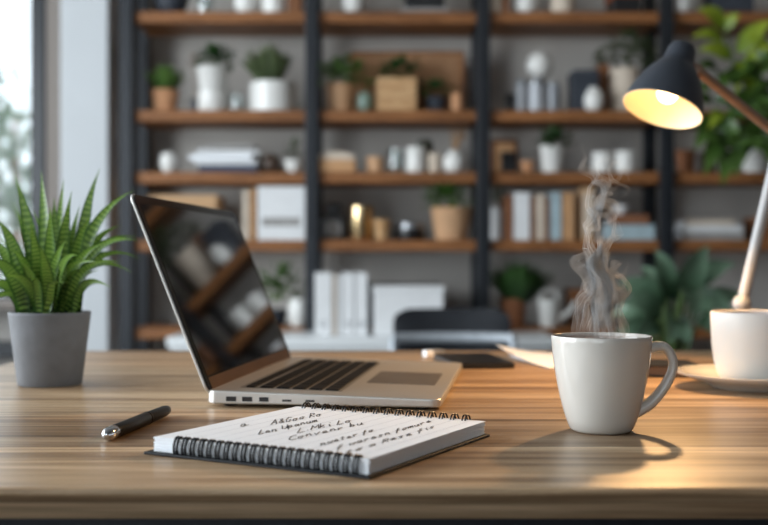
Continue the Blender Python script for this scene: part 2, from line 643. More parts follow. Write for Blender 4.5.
def prof(kind, r, h):
    t = min(0.006, r * 0.12)
    if kind == 'cyl':
        o = [(0, 0), (r * .92, 0), (r, h * .05), (r, h - .002), (r - t * .4, h)]
    elif kind == 'taper':
        o = [(0, 0), (r * .72, 0), (r * .76, h * .03), (r * .97, h - .004), (r, h - .002), (r - t * .4, h)]
    elif kind == 'egg':
        o = [(0, 0), (r * .55, 0)] + [(r * (.55 + .45 * math.sin(math.pi * (.05 + .78 * k / 9)) ** .9), h * (.02 + .93 * k / 9)) for k in range(10)] + [(r * .55, h)]
        o = [(a, c) for a, c in o]
    elif kind == 'round':
        o = [(0, 0), (r * .5, 0)] + [(r * math.cos(math.radians(-52 + 112 * k / 10)), h * (.02 + .92 * (math.sin(math.radians(-52 + 112 * k / 10)) + .788) / 1.654)) for k in range(11)] + [(r * .46, h)]
    else:  # bowl
        o = [(0, 0), (r * .45, 0), (r * .5, h * .06), (r * .8, h * .4), (r * .96, h * .8), (r, h), (r - t * .4, h)]
    rt, ht = o[-1]
    inner = [(max(0.003, rt - t), ht - .001), (max(.003, rt - t) * .96, h * .55), (max(.003, rt - t) * .6, h * .2), (0, h * .18)]
    return o + inner


def vessel(name, label, cat, px0, px1, ytop, row, kind, m, d=DI, group=None, extra=None, base=None, twist=0):
    z0 = TOPS[row] if base is None else base
    r = (px1 - px0) / 2 / F * d
    h = Z(ytop, d) - z0
    c = V(W((px0 + px1) / 2, d), d, z0)
    o = MB().lathe(c, prof(kind, r, h), 36).build(name, m, origin=c, smooth=True)
    return tag(o, label, cat, group)


def foliage(mb, c, hw, h, style, n, rng):
    """leaves rising from point c, half width hw and height h"""
    if style == 'grass':
        for k in range(n):
            a = rng.uniform(0, 2 * math.pi)
            q = rng.random() ** 0.6
            tip = c + V(math.cos(a) * hw * 1.1 * q, math.sin(a) * min(hw, .11) * q, h * (1 - .30 * q * q) * rng.uniform(.7, 1.08))
            b0 = c + V(math.cos(a) * hw * .3 * q, math.sin(a) * hw * .3 * q, 0)
            mid = (b0 + tip) / 2 + V(0, 0, h * .12)
            ps = [b0 * (1 - t) ** 2 + mid * 2 * t * (1 - t) + tip * t * t for t in (0, .35, .7, 1)]
            mb.leaf(ps, h * .17, 'blade', .2)
    elif style == 'bush':
        for k in range(n):
            a, e, q = rng.uniform(0, 6.28), rng.uniform(-.5, 1), rng.random() ** .45
            rr = math.sqrt(max(0, 1 - e * e))
            p = c + V(hw * .92 * q * rr * math.cos(a), min(hw, .11) * .85 * q * rr * math.sin(a), h * .46 + h * .52 * e * q)
            d = V(math.cos(a) * rr, math.sin(a) * rr, e * .7 + rng.uniform(-.3, .4)).normalized()
            s = min(hw, .09) * rng.uniform(.38, .6)
            mb.leaf([p, p + d * s * .5 + V(0, 0, s * .08), p + d * s - V(0, 0, s * .1)], s * .7, 'oval', .15)
    else:  # rosette of broad pointed leaves
        for k in range(n):
            a = k * 2.4 + rng.uniform(-.2, .2)
            q = .35 + .65 * (k / n)
            tip = c + V(math.cos(a) * hw * q, math.sin(a) * hw * q * .8, h * (1.02 - .6 * q ** 1.5) * rng.uniform(.85, 1.05))
            mid = c + V(math.cos(a) * hw * q * .4, math.sin(a) * hw * q * .35, h * .62)
            ps = [c * (1 - t) ** 2 + mid * 2 * t * (1 - t) + tip * t * t for t in (0, .25, .5, .75, 1)]
            mb.leaf(ps, hw * .34, 'oval', .2)


def potted(name, label, px0, px1, ypot, row, pk, pm, fx0, fx1, ytop, style, fm, n=40, d=DI, group='small plants on the bookshelf', base=None, square=False):
    z0 = TOPS[row] if base is None else base
    r = (px1 - px0) / 2 / F * d
    h = Z(ypot, d) - z0
    c = V(W((px0 + px1) / 2, d), d, z0)
    t = thing(name, c, label, 'plant', group)
    if square:
        w = r * 2
        b = MB()
        dp = min(w, .2)
        b.box(c + V(0, 0, .004), (w, dp, .008))
        for sx in (-1, 1):
            b.box(c + V(sx * (w / 2 - .004), 0, h / 2), (.008, dp, h))
        for sy in (-1, 1):
            b.box(c + V(0, sy * (dp / 2 - .004), h / 2), (w, .008, h))
        b.build('pot', pm, t, bev=.003)
        MB().box(c + V(0, 0, h * .8), (w - .017, dp - .017, .02)).build('soil', soil, t)
    else:
        MB().lathe(c, prof(pk, r, h), 36).build('pot', pm, t, smooth=True)
        MB().lathe(c + V(0, 0, h * .80), [(0, 0), (r * .84, 0), (r * .84, .008), (r * .4, .014), (0, .015)], 28).build('soil', soil, t, smooth=True)
    rng = random.Random(int(px0 * 7 + ytop))
    fb = MB()
    fc = V(W((fx0 + fx1) / 2, d), d, z0 + h * .86)
    foliage(fb, fc, (fx1 - fx0) / 2 / F * d * 1.2, (Z(ytop, d) - fc.z) * 1.15, style, n, rng)
    fb.build('foliage', fm, t)
    return t


def carton(name, label, cat, px0, px1, ytop, row, m, dep=.18, d=DI, lid=.25, lm=None, base=None, group=None, rz=0.0, bev=.004):
    z0 = TOPS[row] if base is None else base
    w = (px1 - px0) / F * d
    h = Z(ytop, d) - z0
    c = V(W((px0 + px1) / 2, d), d, z0)
    t = thing(name, c, label, cat, group)
    hb = h * (1 - lid)
    MB().box(c + V(0, 0, hb / 2), (w * .97, dep * .97, hb), rz).build('body', m, t, bev=bev)
    MB().box(c + V(0, 0, hb + (h - hb) / 2), (w, dep, h - hb), rz).build('lid', lm or m, t, bev=bev)
    return t


def upright_book(label, px0, px1, ytop, row, m, dep=.16, d=4.60, base=None, group='books on the shelves', band=None):
    z0 = TOPS[row] if base is None else base
    w = max(.012, (px1 - px0) / F * d - .002)
    h = Z(ytop, d - dep / 2) - z0
    x = W((px0 + px1) / 2, d - dep / 2)
    c = V(x, d, z0)
    t = thing('book', c, label, 'book', group)
    k = .003
    b = MB()
    for sx in (-1, 1):
        b.box(c + V(sx * (w / 2 - k / 2), 0, h / 2), (k, dep, h))
    b.box(c + V(0, -dep / 2 + k / 2, h / 2), (w, k, h))
    b.build('cover', m, t, bev=.001)
    MB().box(c + V(0, .002, h / 2), (w - 2 * k, dep - .010, h - .008)).build('pages', paper, t)
    if band:
        MB().box(c + V(0, -dep / 2 - .0006, h * band[1]), (w * .8, .0012, h * band[2])).build('spine_label', band[0], t)
    return t


def flat_book(label, px0, px1, z0, th, m, dep=.2, d=4.62, rz=0.0, group='books on the shelves'):
    w = (px1 - px0) / F * d
    c = V(W((px0 + px1) / 2, d), d, z0)
    t = thing('book', c, label, 'book', group)
    R = Matrix.Rotation(rz, 3, 'Z')
    k = .003
    b = MB()
    b.box(c + V(0, 0, k / 2), (w, dep, k), rz).box(c + V(0, 0, th - k / 2), (w, dep, k), rz)
    b.box(c + R @ V(0, -dep / 2 + k / 2, th / 2), (w, k, th), rz)
    b.build('cover', m, t, bev=.001)
    MB().box(c + R @ V(0, .002, th / 2), (w - .01, dep - .012, th - 2 * k), rz).build('pages', paper, t)
    return t


G_POT = 'pots and vases on the bookshelf'
G_BOX = 'boxes on the bookshelf'
# ---- topmost visible row
vessel('bowl', 'dark shallow bowl on the topmost shelf, far left', 'bowl', 152, 190, -6, 'a', 'bowl', dark_pot, group=G_POT)
vessel('jar', 'clear glass jar beside the dark bowl on the topmost shelf', 'jar', 196, 214, -24, 'a', 'cyl', clear_glass, group=G_POT)
vessel('vase', 'round white vase on the topmost shelf, left of a white cylinder', 'vase', 234, 259, -16, 'a', 'round', ceramic, d=4.58, group=G_POT)
vessel('vase', 'white cylinder vase beside the round one on the topmost shelf', 'vase', 262, 286, -30, 'a', 'cyl', ceramic, d=4.58, group=G_POT)
carton('box', 'narrow brown wooden box at the end of the topmost left shelf', 'box', 289, 303, -24, 'a', walnut, group=G_BOX)
vessel('vase', 'white tapering vase alone on the topmost shelf above the cork board', 'vase', 340, 366, -26, 'a', 'egg', ceramic, d=4.60, group=G_POT)
carton('box', 'black box standing on a grey tray on the topmost shelf', 'box', 404, 444, -30, 'a', black_plastic, base=TOPS['a'] + .021, group=G_BOX)
b = MB()
cx = W(423)
b.box((cx, DI, TOPS['a'] + .004), (.21, .2, .008))
for s in (-1, 1):
    b.box((cx + s * .102, DI, TOPS['a'] + .010), (.006, .2, .020)).box((cx, DI + s * .097, TOPS['a'] + .010), (.21, .006, .020))
tag(b.build('tray', grey_cloth, bev=.002), 'flat grey tray under the black box on the topmost shelf', 'tray')
upright_book('beige book on the topmost shelf right of the middle post', 488, 501, -34, 'a', linen)
upright_book('brown book beside the beige one on the topmost shelf', 502, 509, -28, 'a', brown_cloth)
vessel('bowl', 'white rounded bowl on the topmost shelf, right of the brown book', 'bowl', 514, 538, -10, 'a', 'round', ceramic, d=4.58, group=G_POT)
vessel('pot', 'beige pot with pale rim on the topmost shelf, right of white bowl', 'pot', 551, 574, -18, 'a', 'cyl', linen, d=4.58, group=G_POT)
carton('box', 'dark box with orange brown lid on the topmost shelf above the lamp', 'box', 609, 637, -22, 'a', black_plastic, lm=mat('rust', (150, 80, 44), .6), lid=.6, group=G_BOX)
vessel('vase', 'pale vase on the topmost shelf right of the last visible post', 'vase', 678, 696, -20, 'a', 'egg', ceramic, group=G_POT)
carton('box', 'charcoal box on the topmost shelf behind the climbing plant', 'box', 708, 748, -14, 'a', dark_pot, group=G_BOX)

# ---- second row
potted('potted_plant', 'short grassy plant in a terracotta pot, left end of the second shelf', 151, 179, 90, 'b', 'taper', terracotta, 147, 184, 67, 'grass', fol_mid, 90)
vessel('pot', 'white pot under another white pot on the second shelf', 'pot', 198, 228, 91.5, 'b', 'cyl', ceramic, d=4.60, group=G_POT)
potted('potted_plant', 'dark green plant in a white pot stacked on another white pot', 196, 229, 67, 'b', 'taper', ceramic, 200, 234, 51, 'bush', fol_dark, 90, d=4.60, base=Z(91.5, 4.60) + .001)
t = thing('dried_flower', V(W(190), 4.70, TOPS['b']), 'single dried brown flower head behind the stacked white pots', 'flower')
o = V(W(190), 4.70, TOPS['b'])
MB().lathe(o, prof('egg', .02, .08), 20).build('bud_vase', grey_metal, t, smooth=True)
MB().tube([o + V(0, 0, .02), o + V(.005, 0, .12), o + V(0, 0, Z(62, 4.70) - o.z)], .002, 6).build('stem', wicker, t)
fm = MB()
foliage(fm, o + V(0, 0, Z(70, 4.70) - o.z), .03, .07, 'bush', 40, random.Random(3))
fm.build('flower_head', mat('dried_petal', (150, 112, 88), .8), t)
vessel('glass_tumbler', 'small clear tumbler between the white pots on the second shelf', 'glass', 230, 245, 94, 'b', 'cyl', clear_glass, d=4.60, group=G_POT)
potted('potted_plant', 'feathery green plant in a wide white planter on the second shelf', 250, 296, 83, 'b', 'cyl', ceramic, 246, 292, 48, 'grass', fol_grey, 110, d=4.62)
potted('potted_plant', 'low spreading plant in a tall tan pot in front of the cork board', 326, 355, 84, 'b', 'taper', tan_pot, 316, 370, 65, 'bush', fol_mid, 120, d=4.60)
vessel('jar', 'small sage green jar between the tan pot and the square wooden planter', 'jar', 357, 373, 92, 'b', 'egg', green_glass, d=4.60, group=G_POT)
b = MB()
cz = (Z(50, 4.735) - TOPS['b'])
cw = W(464, 4.735) - W(350, 4.735)
cc = V(W(407, 4.735), 4.735, TOPS['b'])
t = thing('cork_board', cc, 'brown cork board leaning at the back of the second shelf', 'board')
TL = Matrix.Rotation(math.radians(-5), 3, 'X')
MB().box(cc + V(0, .012, cz / 2), (cw - .02, .012, cz - .02), M=TL).build('cork_panel', board_wood, t)
fb = MB()
for s in (-1, 1):
    fb.box(cc + V(s * (cw / 2 - .006), .01, cz / 2), (.012, .018, cz), M=TL)
    fb.box(cc + TL @ V(0, 0, s * (cz / 2 - .006)) + V(0, .01, cz / 2), (cw, .018, .012), M=TL)
fb.build('rim', shelf_wood, t)
potted('potted_plant', 'dark rounded plant in a square pale wooden planter before the cork board', 377, 416, 80, 'b', 'cyl', oak, 384, 418, 63, 'bush', fol_dark, 90, d=4.60, square=True)
potted('potted_plant', 'little dark green plant in a dark slate pot on the second shelf', 424, 448, 97, 'b', 'taper', dark_pot, 421, 449, 84, 'bush', fol_dark, 70, d=4.60)
vessel('cup', 'small terracotta cup at the right end before the cork board', 'cup', 451, 463, 93, 'b', 'cyl', terracotta, d=4.60, group=G_POT)
vessel('jar', 'small black jar at the left end of the shelf with the grey tins', 'jar', 505, 516, 94, 'b', 'cyl', black_plastic, d=4.60, group=G_POT)


def tin(label, px0, px1, ytop, m, lm, d=4.60):
    r = (px1 - px0) / 2 / F * d
    h = Z(ytop, d) - TOPS['b']
    c = V(W((px0 + px1) / 2, d), d, TOPS['b'])
    t = thing('tin', c, label, 'tin', 'grey tins on the second shelf')
    MB().lathe(c, [(0, 0), (r, 0), (r, h * .86), (0, h * .86)], 28).build('body', m, t, smooth=True)
    MB().lathe(c + V(0, 0, h * .86), [(0, 0), (r * 1.04, 0), (r * 1.04, h * .12), (r * .9, h * .14), (0, h * .14)], 28).build('lid', lm, t, smooth=True)


pale_grey = mat('pale_grey_tin', (176, 180, 186), .4, .2)
mid_grey = mat('mid_grey_tin', (138, 142, 148), .4, .2)
tin('slim pale grey tin, first of the three grey tins', 515, 527, 80, pale_grey, mid_grey)
tin('wide grey tin in the middle, under the white globe', 527.5, 546, 81, pale_grey, grey_metal)
tin('dull grey tin, third of the three grey tins', 546.8, 560, 83, mid_grey, mid_grey)
gz = Z(81, 4.60) + .002
gc = V(W(539, 4.60), 4.60, gz)
t = thing('globe', gc, 'white globe resting on top of the grey tins', 'ornament')
MB().lathe(gc, [(0, 0), (.022, 0), (.024, .006), (.016, .012), (0, .012)], 24).build('stand', grey_metal, t, smooth=True)
MB().ball(gc + V(0, 0, .012 + .056), .058).build('sphere', ceramic, t, smooth=True)
carton('box', 'slate grey box right of the grey tins on the second shelf', 'box', 570, 596, 72, 'b', dark_pot, dep=.14, group=G_BOX)
vessel('vase', 'small white ball vase in front of the slate grey box', 'vase', 584, 604, 87, 'b', 'round', ceramic, d=4.54, group=G_POT)
potted('potted_plant', 'sage green bushy plant in a white and tan pot behind the lamp shade', 609, 640, 69, 'b', 'cyl', linen, 600, 658, 38, 'bush', fol_grey, 140, d=4.64)
carton('box', 'brown wooden box behind the bushy sage plant', 'box', 596, 607, 66, 'b', walnut, d=4.70, dep=.12, group=G_BOX)

# ---- third row
vessel('vase', 'small white egg shaped vase near the left post on the third shelf', 'vase', 160, 178, 152, 'c', 'egg', ceramic, d=4.58, group=G_POT)
z = TOPS['c']
flat_book('navy book at the bottom of the pile on the third shelf', 203, 259, z, .032, navy, d=4.62)
for k, (a0, a1, th, rz, m, lab) in enumerate([(198, 258, .020, .05, white_cloth, 'white book lying directly on the navy book'),
                                              (194, 256, .022, -.06, paper, 'off white book in the middle of the pile above the navy book'),
                                              (199, 260, .020, .08, white_cloth, 'thin white book second from the top of the navy book pile'),
                                              (203, 257, .020, -.04, grey_cloth, 'grey white book topmost of the pile above the navy book')]):
    flat_book(lab, a0, a1, z + .0325 + k * .0225, th, m, rz=rz, d=4.63)
vessel('bowl', 'dark brown bowl beside the pile of pale books on the third shelf', 'bowl', 261, 281, 154, 'c', 'round', mat('umber_glaze', (74, 58, 48), .4), d=4.60, group=G_POT)
potted('potted_plant', 'tiny pale plant in a white bowl at the right end of the third shelf', 284, 304, 160, 'c', 'bowl', ceramic, 286, 303, 142, 'bush', fol_grey, 60, d=4.60)
# rounded wooden bread box
cc = V(W(336.5, 4.58), 4.58, TOPS['c'])
w = W(356, 4.58) - W(317, 4.58)
h = Z(153, 4.58) - TOPS['c']
t = thing('storage_box', cc, 'tan box with a pale rounded lid on the third shelf', 'box', G_BOX)
MB().box(cc + V(0, 0, h * .31), (w, .16, h * .62)).build('body', tan_cloth, t, bev=.006)
ol = [(-w * .48, h * .62)] + [(-w * .48 * math.cos(math.pi * k / 12), h * .62 + h * .38 * math.sin(math.pi * k / 12) ** .7) for k in range(1, 12)] + [(w * .48, h * .62)]
lb = MB()
n = len(ol)
lb.add([cc + V(x, -.075, zz) for x, zz in ol] + [cc + V(x, .075, zz) for x, zz in ol],
       [tuple(range(n)), tuple(reversed(range(n, 2 * n)))] + [(k, n + k, n + (k + 1) % n, (k + 1) % n) for k in range(n)])
lb.build('lid', linen, t, smooth=True)
vessel('cup', 'small tan cup right of the rounded box on the third shelf', 'cup', 366, 384, 157, 'c', 'cyl', tan_pot, d=4.58, group=G_POT)
vessel('glass_tumbler', 'tall clear glass between the tan cup and the white canister', 'glass', 388, 404, 148, 'c', 'cyl', clear_glass, d=4.58, group=G_POT)
vessel('canister', 'white canister right of the tall clear glass on the third shelf', 'canister', 406, 426, 147, 'c', 'cyl', ceramic, d=4.58, group=G_POT)
vessel('jar', 'dark olive jar half hidden behind the white canister', 'jar', 416, 434, 139, 'c', 'egg', mat('olive_glaze', (62, 64, 54), .5), d=4.70, group=G_POT)
vessel('canister', 'narrow beige canister between the white canister and round white vase', 'canister', 428, 441, 153, 'c', 'cyl', linen, d=4.58, group=G_POT)
t = thing('round_vase', V(W(454, 4.58), 4.58, TOPS['c']), 'round white vase with dried tan stems on the third shelf', 'vase', G_POT)
o = V(W(454, 4.58), 4.58, TOPS['c'])
MB().lathe(o, prof('round', .048, .098), 32).build('vase_body', ceramic, t, smooth=True)
sb = MB()
rng = random.Random(5)
for k in range(14):
    e = o + V(rng.uniform(-.02, .05), rng.uniform(-.03, .03), rng.uniform(.15, .20))
    sb.tube([o + V(0, 0, .06), (o + e) / 2 + V(0, 0, .05), e], .0015, 5)
    sb.leaf([e - V(0, 0, .02), e + V(.004, 0, .01), e + V(.006, 0, .035)], .014, 'oval')
sb.build('dried_stems', wicker, t)
# photo frame
cc = V(W(504.5, 4.68), 4.68, TOPS['c'])
w = W(518, 4.68) - W(491, 4.68)
h = Z(139, 4.68) - TOPS['c']
t = thing('picture_frame', cc, 'brown wooden picture frame standing on the third shelf', 'picture frame')
fb = MB()
for s in (-1, 1):
    fb.box(cc + V(s * (w / 2 - .008), 0, h / 2), (.016, .016, h)).box(cc + V(0, 0, h / 2 + s * (h / 2 - .008)), (w, .016, .016))
fb.build('rim', walnut, t, bev=.002)
MB().box(cc + V(0, .002, h / 2), (w - .02, .006, h - .02)).build('picture', tan_cloth, t)
carton('box', 'small black cube in front of the wooden picture frame', 'box', 501, 516, 152, 'c', black_plastic, dep=.07, d=4.58, group=G_BOX)
vessel('bowl', 'small orange brown bowl on the third shelf beside the black cube', 'bowl', 519, 535, 161, 'c', 'bowl', terracotta, d=4.58, group=G_POT)
potted('potted_plant', 'dark leafy plant in a tall white pot on the third shelf', 539, 565, 145, 'c', 'taper', ceramic, 540, 570, 134, 'bush', fol_dark, 80, d=4.58)
for px0, px1, yt, lab in ((592, 613, 152, 'white mug on the third shelf, next to another just like it, nearer the potted plant'),
                          (614, 636, 151, 'white mug on the third shelf, next to another just like it, nearer the right post')):
    c = V(W((px0 + px1) / 2, 4.58), 4.58, TOPS['c'])
    r = (px1 - px0) / 2 / F * 4.58
    h = Z(yt, 4.58) - TOPS['c']
    t = thing('shelf_mug', c, lab, 'mug', 'white mugs on the third shelf')
    MB().lathe(c, prof('cyl', r, h), 32).build('body', ceramic, t, smooth=True)
    hb = MB()
    hb.tube([c + V(-.004, r * .92, h * .8), c + V(0, r + .02, h * .78), c + V(0, r + .028, h * .5), c + V(0, r + .018, h * .24), c + V(0, r * .92, h * .2)], .005, 8)
    hb.build('handle', ceramic, t, smooth=True)
vessel('pot', 'brown clay pot on the third shelf right of the last visible post', 'pot', 676, 696, 150, 'c', 'taper', brown_pot, group=G_POT)
vessel('pot', 'dark brown pot on the third shelf in the shade of the climbing plant', 'pot', 699, 716, 152, 'c', 'cyl', mat('umber_glaze', (74, 58, 48), .4), group=G_POT)

# ---- fourth row
carton('box', 'tan cardboard box on the fourth shelf behind the laptop screen', 'box', 152, 221, 196, 'd', card, dep=.22, lid=.2, d=4.66, group=G_BOX)
upright_book('beige book behind the laptop, left of the brown one', 242, 249, 190, 'd', linen)
upright_book('slim brown book between the beige book and the wide white folder', 250, 256, 188, 'd', tan_cloth)
upright_book('wide white folder with a grey printed spine on the fourth shelf', 257.5, 305, 186, 'd', white_cloth, band=(grey_cloth, .34, .16))
# camera-like black radio
cc = V(W(334, 4.62), 4.62, TOPS['d'])
t = thing('alarm_clock', cc, 'black desk clock with a pale round dial on the fourth shelf', 'clock')
MB().box(cc + V(0, 0, .056), (.105, .08, .112)).build('case', black_plastic, t, bev=.012)
MB().lathe(cc + V(0, -.040, .05), [(0, 0), (.036, 0), (.036, .006), (.031, .006), (.031, .004), (0, .004)], 28, M=Matrix.Rotation(math.radians(90), 3, 'X')).build('dial', grey_cloth, t, smooth=True)
MB().box(cc + V(0, 0, .135), (.07, .06, .05)).build('bell', black_plastic, t, bev=.014)
vessel('cup', 'shiny silver and brass cup beside the black clock', 'cup', 349, 373, 206, 'd', 'cyl', brass, d=4.58, group=G_POT)
vessel('cup', 'light wooden cup right of the shiny brass cup', 'cup', 373.5, 391, 219, 'd', 'taper', oak, d=4.54, group=G_POT)
cc = V(W(410, 4.60), 4.60, TOPS['d'])
t = thing('candle_tin', cc, 'low black tin with a grey lid on the fourth shelf', 'tin')
MB().lathe(cc, [(0, 0), (.062, 0), (.064, .004), (.064, .05), (0, .05)], 32).build('body', black_plastic, t, smooth=True)
MB().lathe(cc + V(0, 0, .05), [(0, 0), (.058, 0), (.058, .024), (.045, .028), (0, .028)], 32).build('lid', grey_metal, t, smooth=True)
potted('potted_plant', 'green plant in a wide tan pot at the end of the fourth shelf', 430, 473, 207, 'd', 'taper', tan_pot, 428, 470, 187, 'bush', fol_mid, 120, d=4.60)
potted('potted_plant', 'small dark plant in a narrow grey white pot left of the row of books', 491, 503, 207, 'd', 'cyl', white_cloth, 488, 506, 188, 'bush', fol_dark, 60, d=4.60)
for px0, px1, yt, m, lab in ((504, 513, 195, brown_cloth, 'dark brown book at the left end of the row by the small grey pot'),
                             (513.5, 530, 192, white_cloth, 'thick white book in the row on the fourth shelf'),
                             (530.5, 535, 196, brown_cloth, 'very thin brown book right after the thick white one'),
                             (535.5, 545, 194, linen, 'beige book in the middle of the row on the fourth shelf'),
                             (545.5, 549.5, 196, brown_cloth, 'very thin brown book between the beige and pale blue ones'),
                             (550, 561.5, 192, pale_blue, 'pale blue book in the row on the fourth shelf'),
                             (562, 574.5, 192, tan_cloth, 'tan book next to the pale blue one in the row')):
    upright_book(lab, px0, px1, yt, 'd', m)
upright_book('patterned beige book standing alone behind the steam', 582, 594, 187, 'd', card, band=(linen, .5, .8))
z = TOPS['d']
flat_book('pale blue book at the bottom of the flat pile behind the steam', 598, 649, z, .066, pale_blue)
flat_book('brown book lying on the pale blue one behind the steam', 605, 643, z + .0665, .042, brown_cloth, d=4.62)
cc = V(W(620, 4.60), 4.60, z + .109)
t = thing('trinket_bowl', cc, 'small grey white dish on top of the brown book', 'dish')
MB().lathe(cc, prof('bowl', .040, .040), 28).build('dish_body', white_cloth, t, smooth=True)
MB().ball(cc + V(0, 0, .032), .021).build('ball', grey_cloth, t, smooth=True)
flat_book('grey book at the bottom of the pale pile right of the last post', 676, 736, z, .032, grey_cloth)
flat_book('white book in the middle of the pale pile right of the last post', 674, 734, z + .0325, .030, white_cloth, rz=.03)
flat_book('beige book on top of the pale pile right of the last post', 680, 728, z + .063, .024, linen, rz=-.05)
carton('box', 'brown wooden box on the fourth shelf behind the lamp arm', 'box', 750, 782, 217, 'd', walnut, group=G_BOX)

# ---- lowest visible row: right bays
potted('potted_plant', 'dark fern like plant in a brown clay pot behind the office chair', 499, 527, 298, 'e', 'taper', brown_pot, 486, 550, 264, 'grass', fol_dark, 170, d=4.58)
t = thing('watering_can', V(W(553, 4.56), 4.56, TOPS['e']), 'white watering can on the low shelf behind the steam', 'watering can')
o = V(W(549, 4.56), 4.56, TOPS['e'])
MB().lathe(o, prof('taper', .05, .12), 32).build('body', ceramic, t, smooth=True)
MB().tube([o + V(.035, 0, .03), o + V(.085, 0, .06), o + V(.115, 0, .105)], [.02, .013, .009], 12).build('spout', ceramic, t, smooth=True)
MB().tube([o + V(-.045, 0, .1), o + V(-.03, 0, .155), o + V(.03, 0, .155), o + V(.045, 0, .1)], .006, 8).build('handle', ceramic, t, smooth=True)
carton('box', 'brown wooden box right of the watering can on the low shelf', 'box', 566, 588, 288, 'e', walnut, dep=.14, group=G_BOX, d=4.68)
potted('potted_plant', 'green plant behind the laptop in a pot on the low shelf', 262, 288, 309, 'e', 'taper', dark_pot, 256, 304, 272, 'bush', fol_mid, 120, d=4.66)
vessel('vase', 'white rounded vase on the low shelf left of the white binders', 'vase', 288, 309, 297, 'e', 'egg', ceramic, d=4.58, group=G_POT)

# ------------------------------------------------------------------ low white sideboard with the binders
BT = 0.607
t = thing('sideboard', V(-.10, 4.29, 0), 'long low white sideboard standing in front of the bookshelf', 'sideboard')
x0, x1 = W(167, 4.13), W(556, 4.13)
MB().box(((x0 + x1) / 2, 4.30, BT - .02), (x1 - x0, .36, .04)).build('top', white_lacq, t, bev=.004)
MB().box(((x0 + x1) / 2, 4.31, (BT - .04 + .08) / 2), (x1 - x0 - .02, .33, BT - .12)).build('body', white_lacq, t, bev=.003)
n = 4
dw = (x1 - x0 - .03) / n
for k in range(n):
    xc = x0 + .015 + dw * (k + .5)
    dr = MB().box((xc, 4.138, (BT - .05 + .09) / 2), (dw - .008, .018, BT - .145)).build('door', white_lacq, t, bev=.002)
    MB().box((xc + (dw * .4 if k % 2 == 0 else -dw * .4), 4.122, .42), (.01, .014, .10)).build('handle', steel_black, dr, bev=.002)
for sx in (x0 + .05, x1 - .05):
    for sy in (4.18, 4.44):
        MB().box((sx, sy, .04), (.03, .03, .08)).build('leg', steel_black, t)


def binder(label, px0, px1, ytop, m, base, d=4.33):
    dep = .22
    f = d - dep / 2
    w = (px1 - px0) / F * f
    h = Z(ytop, f) - base
    c = V(W((px0 + px1) / 2, f), d, base)
    t = thing('binder', c, label, 'binder', 'binders on the sideboard')
    b = MB()
    k = .003
    for sx in (-1, 1):
        b.box(c + V(sx * (w / 2 - k / 2), 0, h / 2), (k, dep, h))
    b.box(c + V(0, -dep / 2 + k / 2, h / 2), (w, k, h))
    b.build('cover', m, t, bev=.001)
    MB().box(c + V(0, .003, h / 2), (w - 2 * k, dep - .016, h - .012)).build('pages', paper, t)
    if w > .04:
        MB().lathe(c + V(0, -dep / 2, h * .18), [(.008, -.001), (.012, -.001), (.012, .002), (.008, .002)], 20, M=Matrix.Rotation(math.radians(90), 3, 'X')).build('finger_ring', grey_metal, t, smooth=True)


binder('wide white binder at the left end of the row on the sideboard', 314.5, 332, 272, white_cloth, BT)
binder('slim beige binder between the white ones on the sideboard', 332.5, 336.5, 274, linen, BT)
binder('slim grey white binder beside the beige one on the sideboard', 337, 341.5, 274, white_cloth, BT)
binder('white binder second from the right of the row on the sideboard', 342, 354.5, 272, white_cloth, BT)
binder('white binder at the right end of the row on the sideboard', 355, 367.5, 272, white_cloth, BT)
carton('storage_box', 'wide pale white storage box beside the binders on the sideboard', 'box', 373, 443, 285, 'e', white_cloth, dep=.24, d=4.32, lid=.12, base=BT)
carton('storage_box', 'dark flat box on the low shelf behind the white storage box', 'box', 366, 440, 283, 'e', dark_pot, dep=.20, d=4.68, lid=.3)

# ------------------------------------------------------------------ office chair
CY = 3.78
cx = W(451.5, CY)
t = thing('office_chair', V(cx, CY - .22, 0), 'dark low backed office chair with a pale steel frame behind the desk', 'chair')
w = W(510, CY) - W(393, CY)
zt, zb = Z(308, CY), .50
# curved padded backrest: rounded outline extruded and bent
ol = []
hw, hh = w / 2, zt - zb
for k in range(9):
    a = math.pi / 2 * k / 8
    ol.append((hw - .05 + .05 * math.cos(a), zt - .05 + .05 * math.sin(a)))
for k in range(9):
    a = math.pi / 2 + math.pi / 2 * k / 8
    ol.append((-hw + .05 + .05 * math.cos(a), zt - .05 + .05 * math.sin(a)))
ol += [(-hw + .02, zb), (hw - .02, zb)]
b = MB()
nx, nz = 22, 14
for side in (0, 1):
    vs, fs = [], []
    for j in range(nz + 1):
        zz = zb + (zt - zb) * j / nz
        dz = max(0, zz - (zt - .05))
        lim = hw - (.05 - math.sqrt(max(0, .0025 - dz * dz)) if dz > 0 else 0)
        for i in range(nx + 1):
            u = -1 + 2 * i / nx
            puff = .022 * (1 - u ** 6) * (1 - (2 * j / nz - 1) ** 6)
            yy = CY - .05 * u * u + .035 * (j / nz) + (puff if side else -puff)
            vs.append(V(cx + u * lim, yy, zz))
    for j in range(nz):
        for i in range(nx):
            a = j * (nx + 1) + i
            q = (a, a + 1, a + nx + 2, a + nx + 1)
            fs.append(q if not side else tuple(reversed(q)))
    b.add(vs, fs)
b.build('backrest', chair_fabric, t, smooth=True)
zc = Z(336, CY)
fr = MB()
fr.tube([V(cx + w / 2 * u, CY - .045 - .05 * u * u, zc) for u in [k / 8 - 1 for k in range(17)]], .016, 10, squash=(1.1, .7))
for s in (-1, 1):
    fr.tube([(cx + s * w / 2, CY - .095, zc), (cx + s * w / 2, CY - .095, .50), (cx + s * w / 2, CY - .12, .46), (cx + s * w / 2, CY - .40, .44)], .014, 10)
fr.build('frame', mat('satin_steel', (188, 196, 204), .4, .3), t, smooth=True)
st = MB()
st.box((cx, CY - .24, .455), (w * .96, .42, .07))
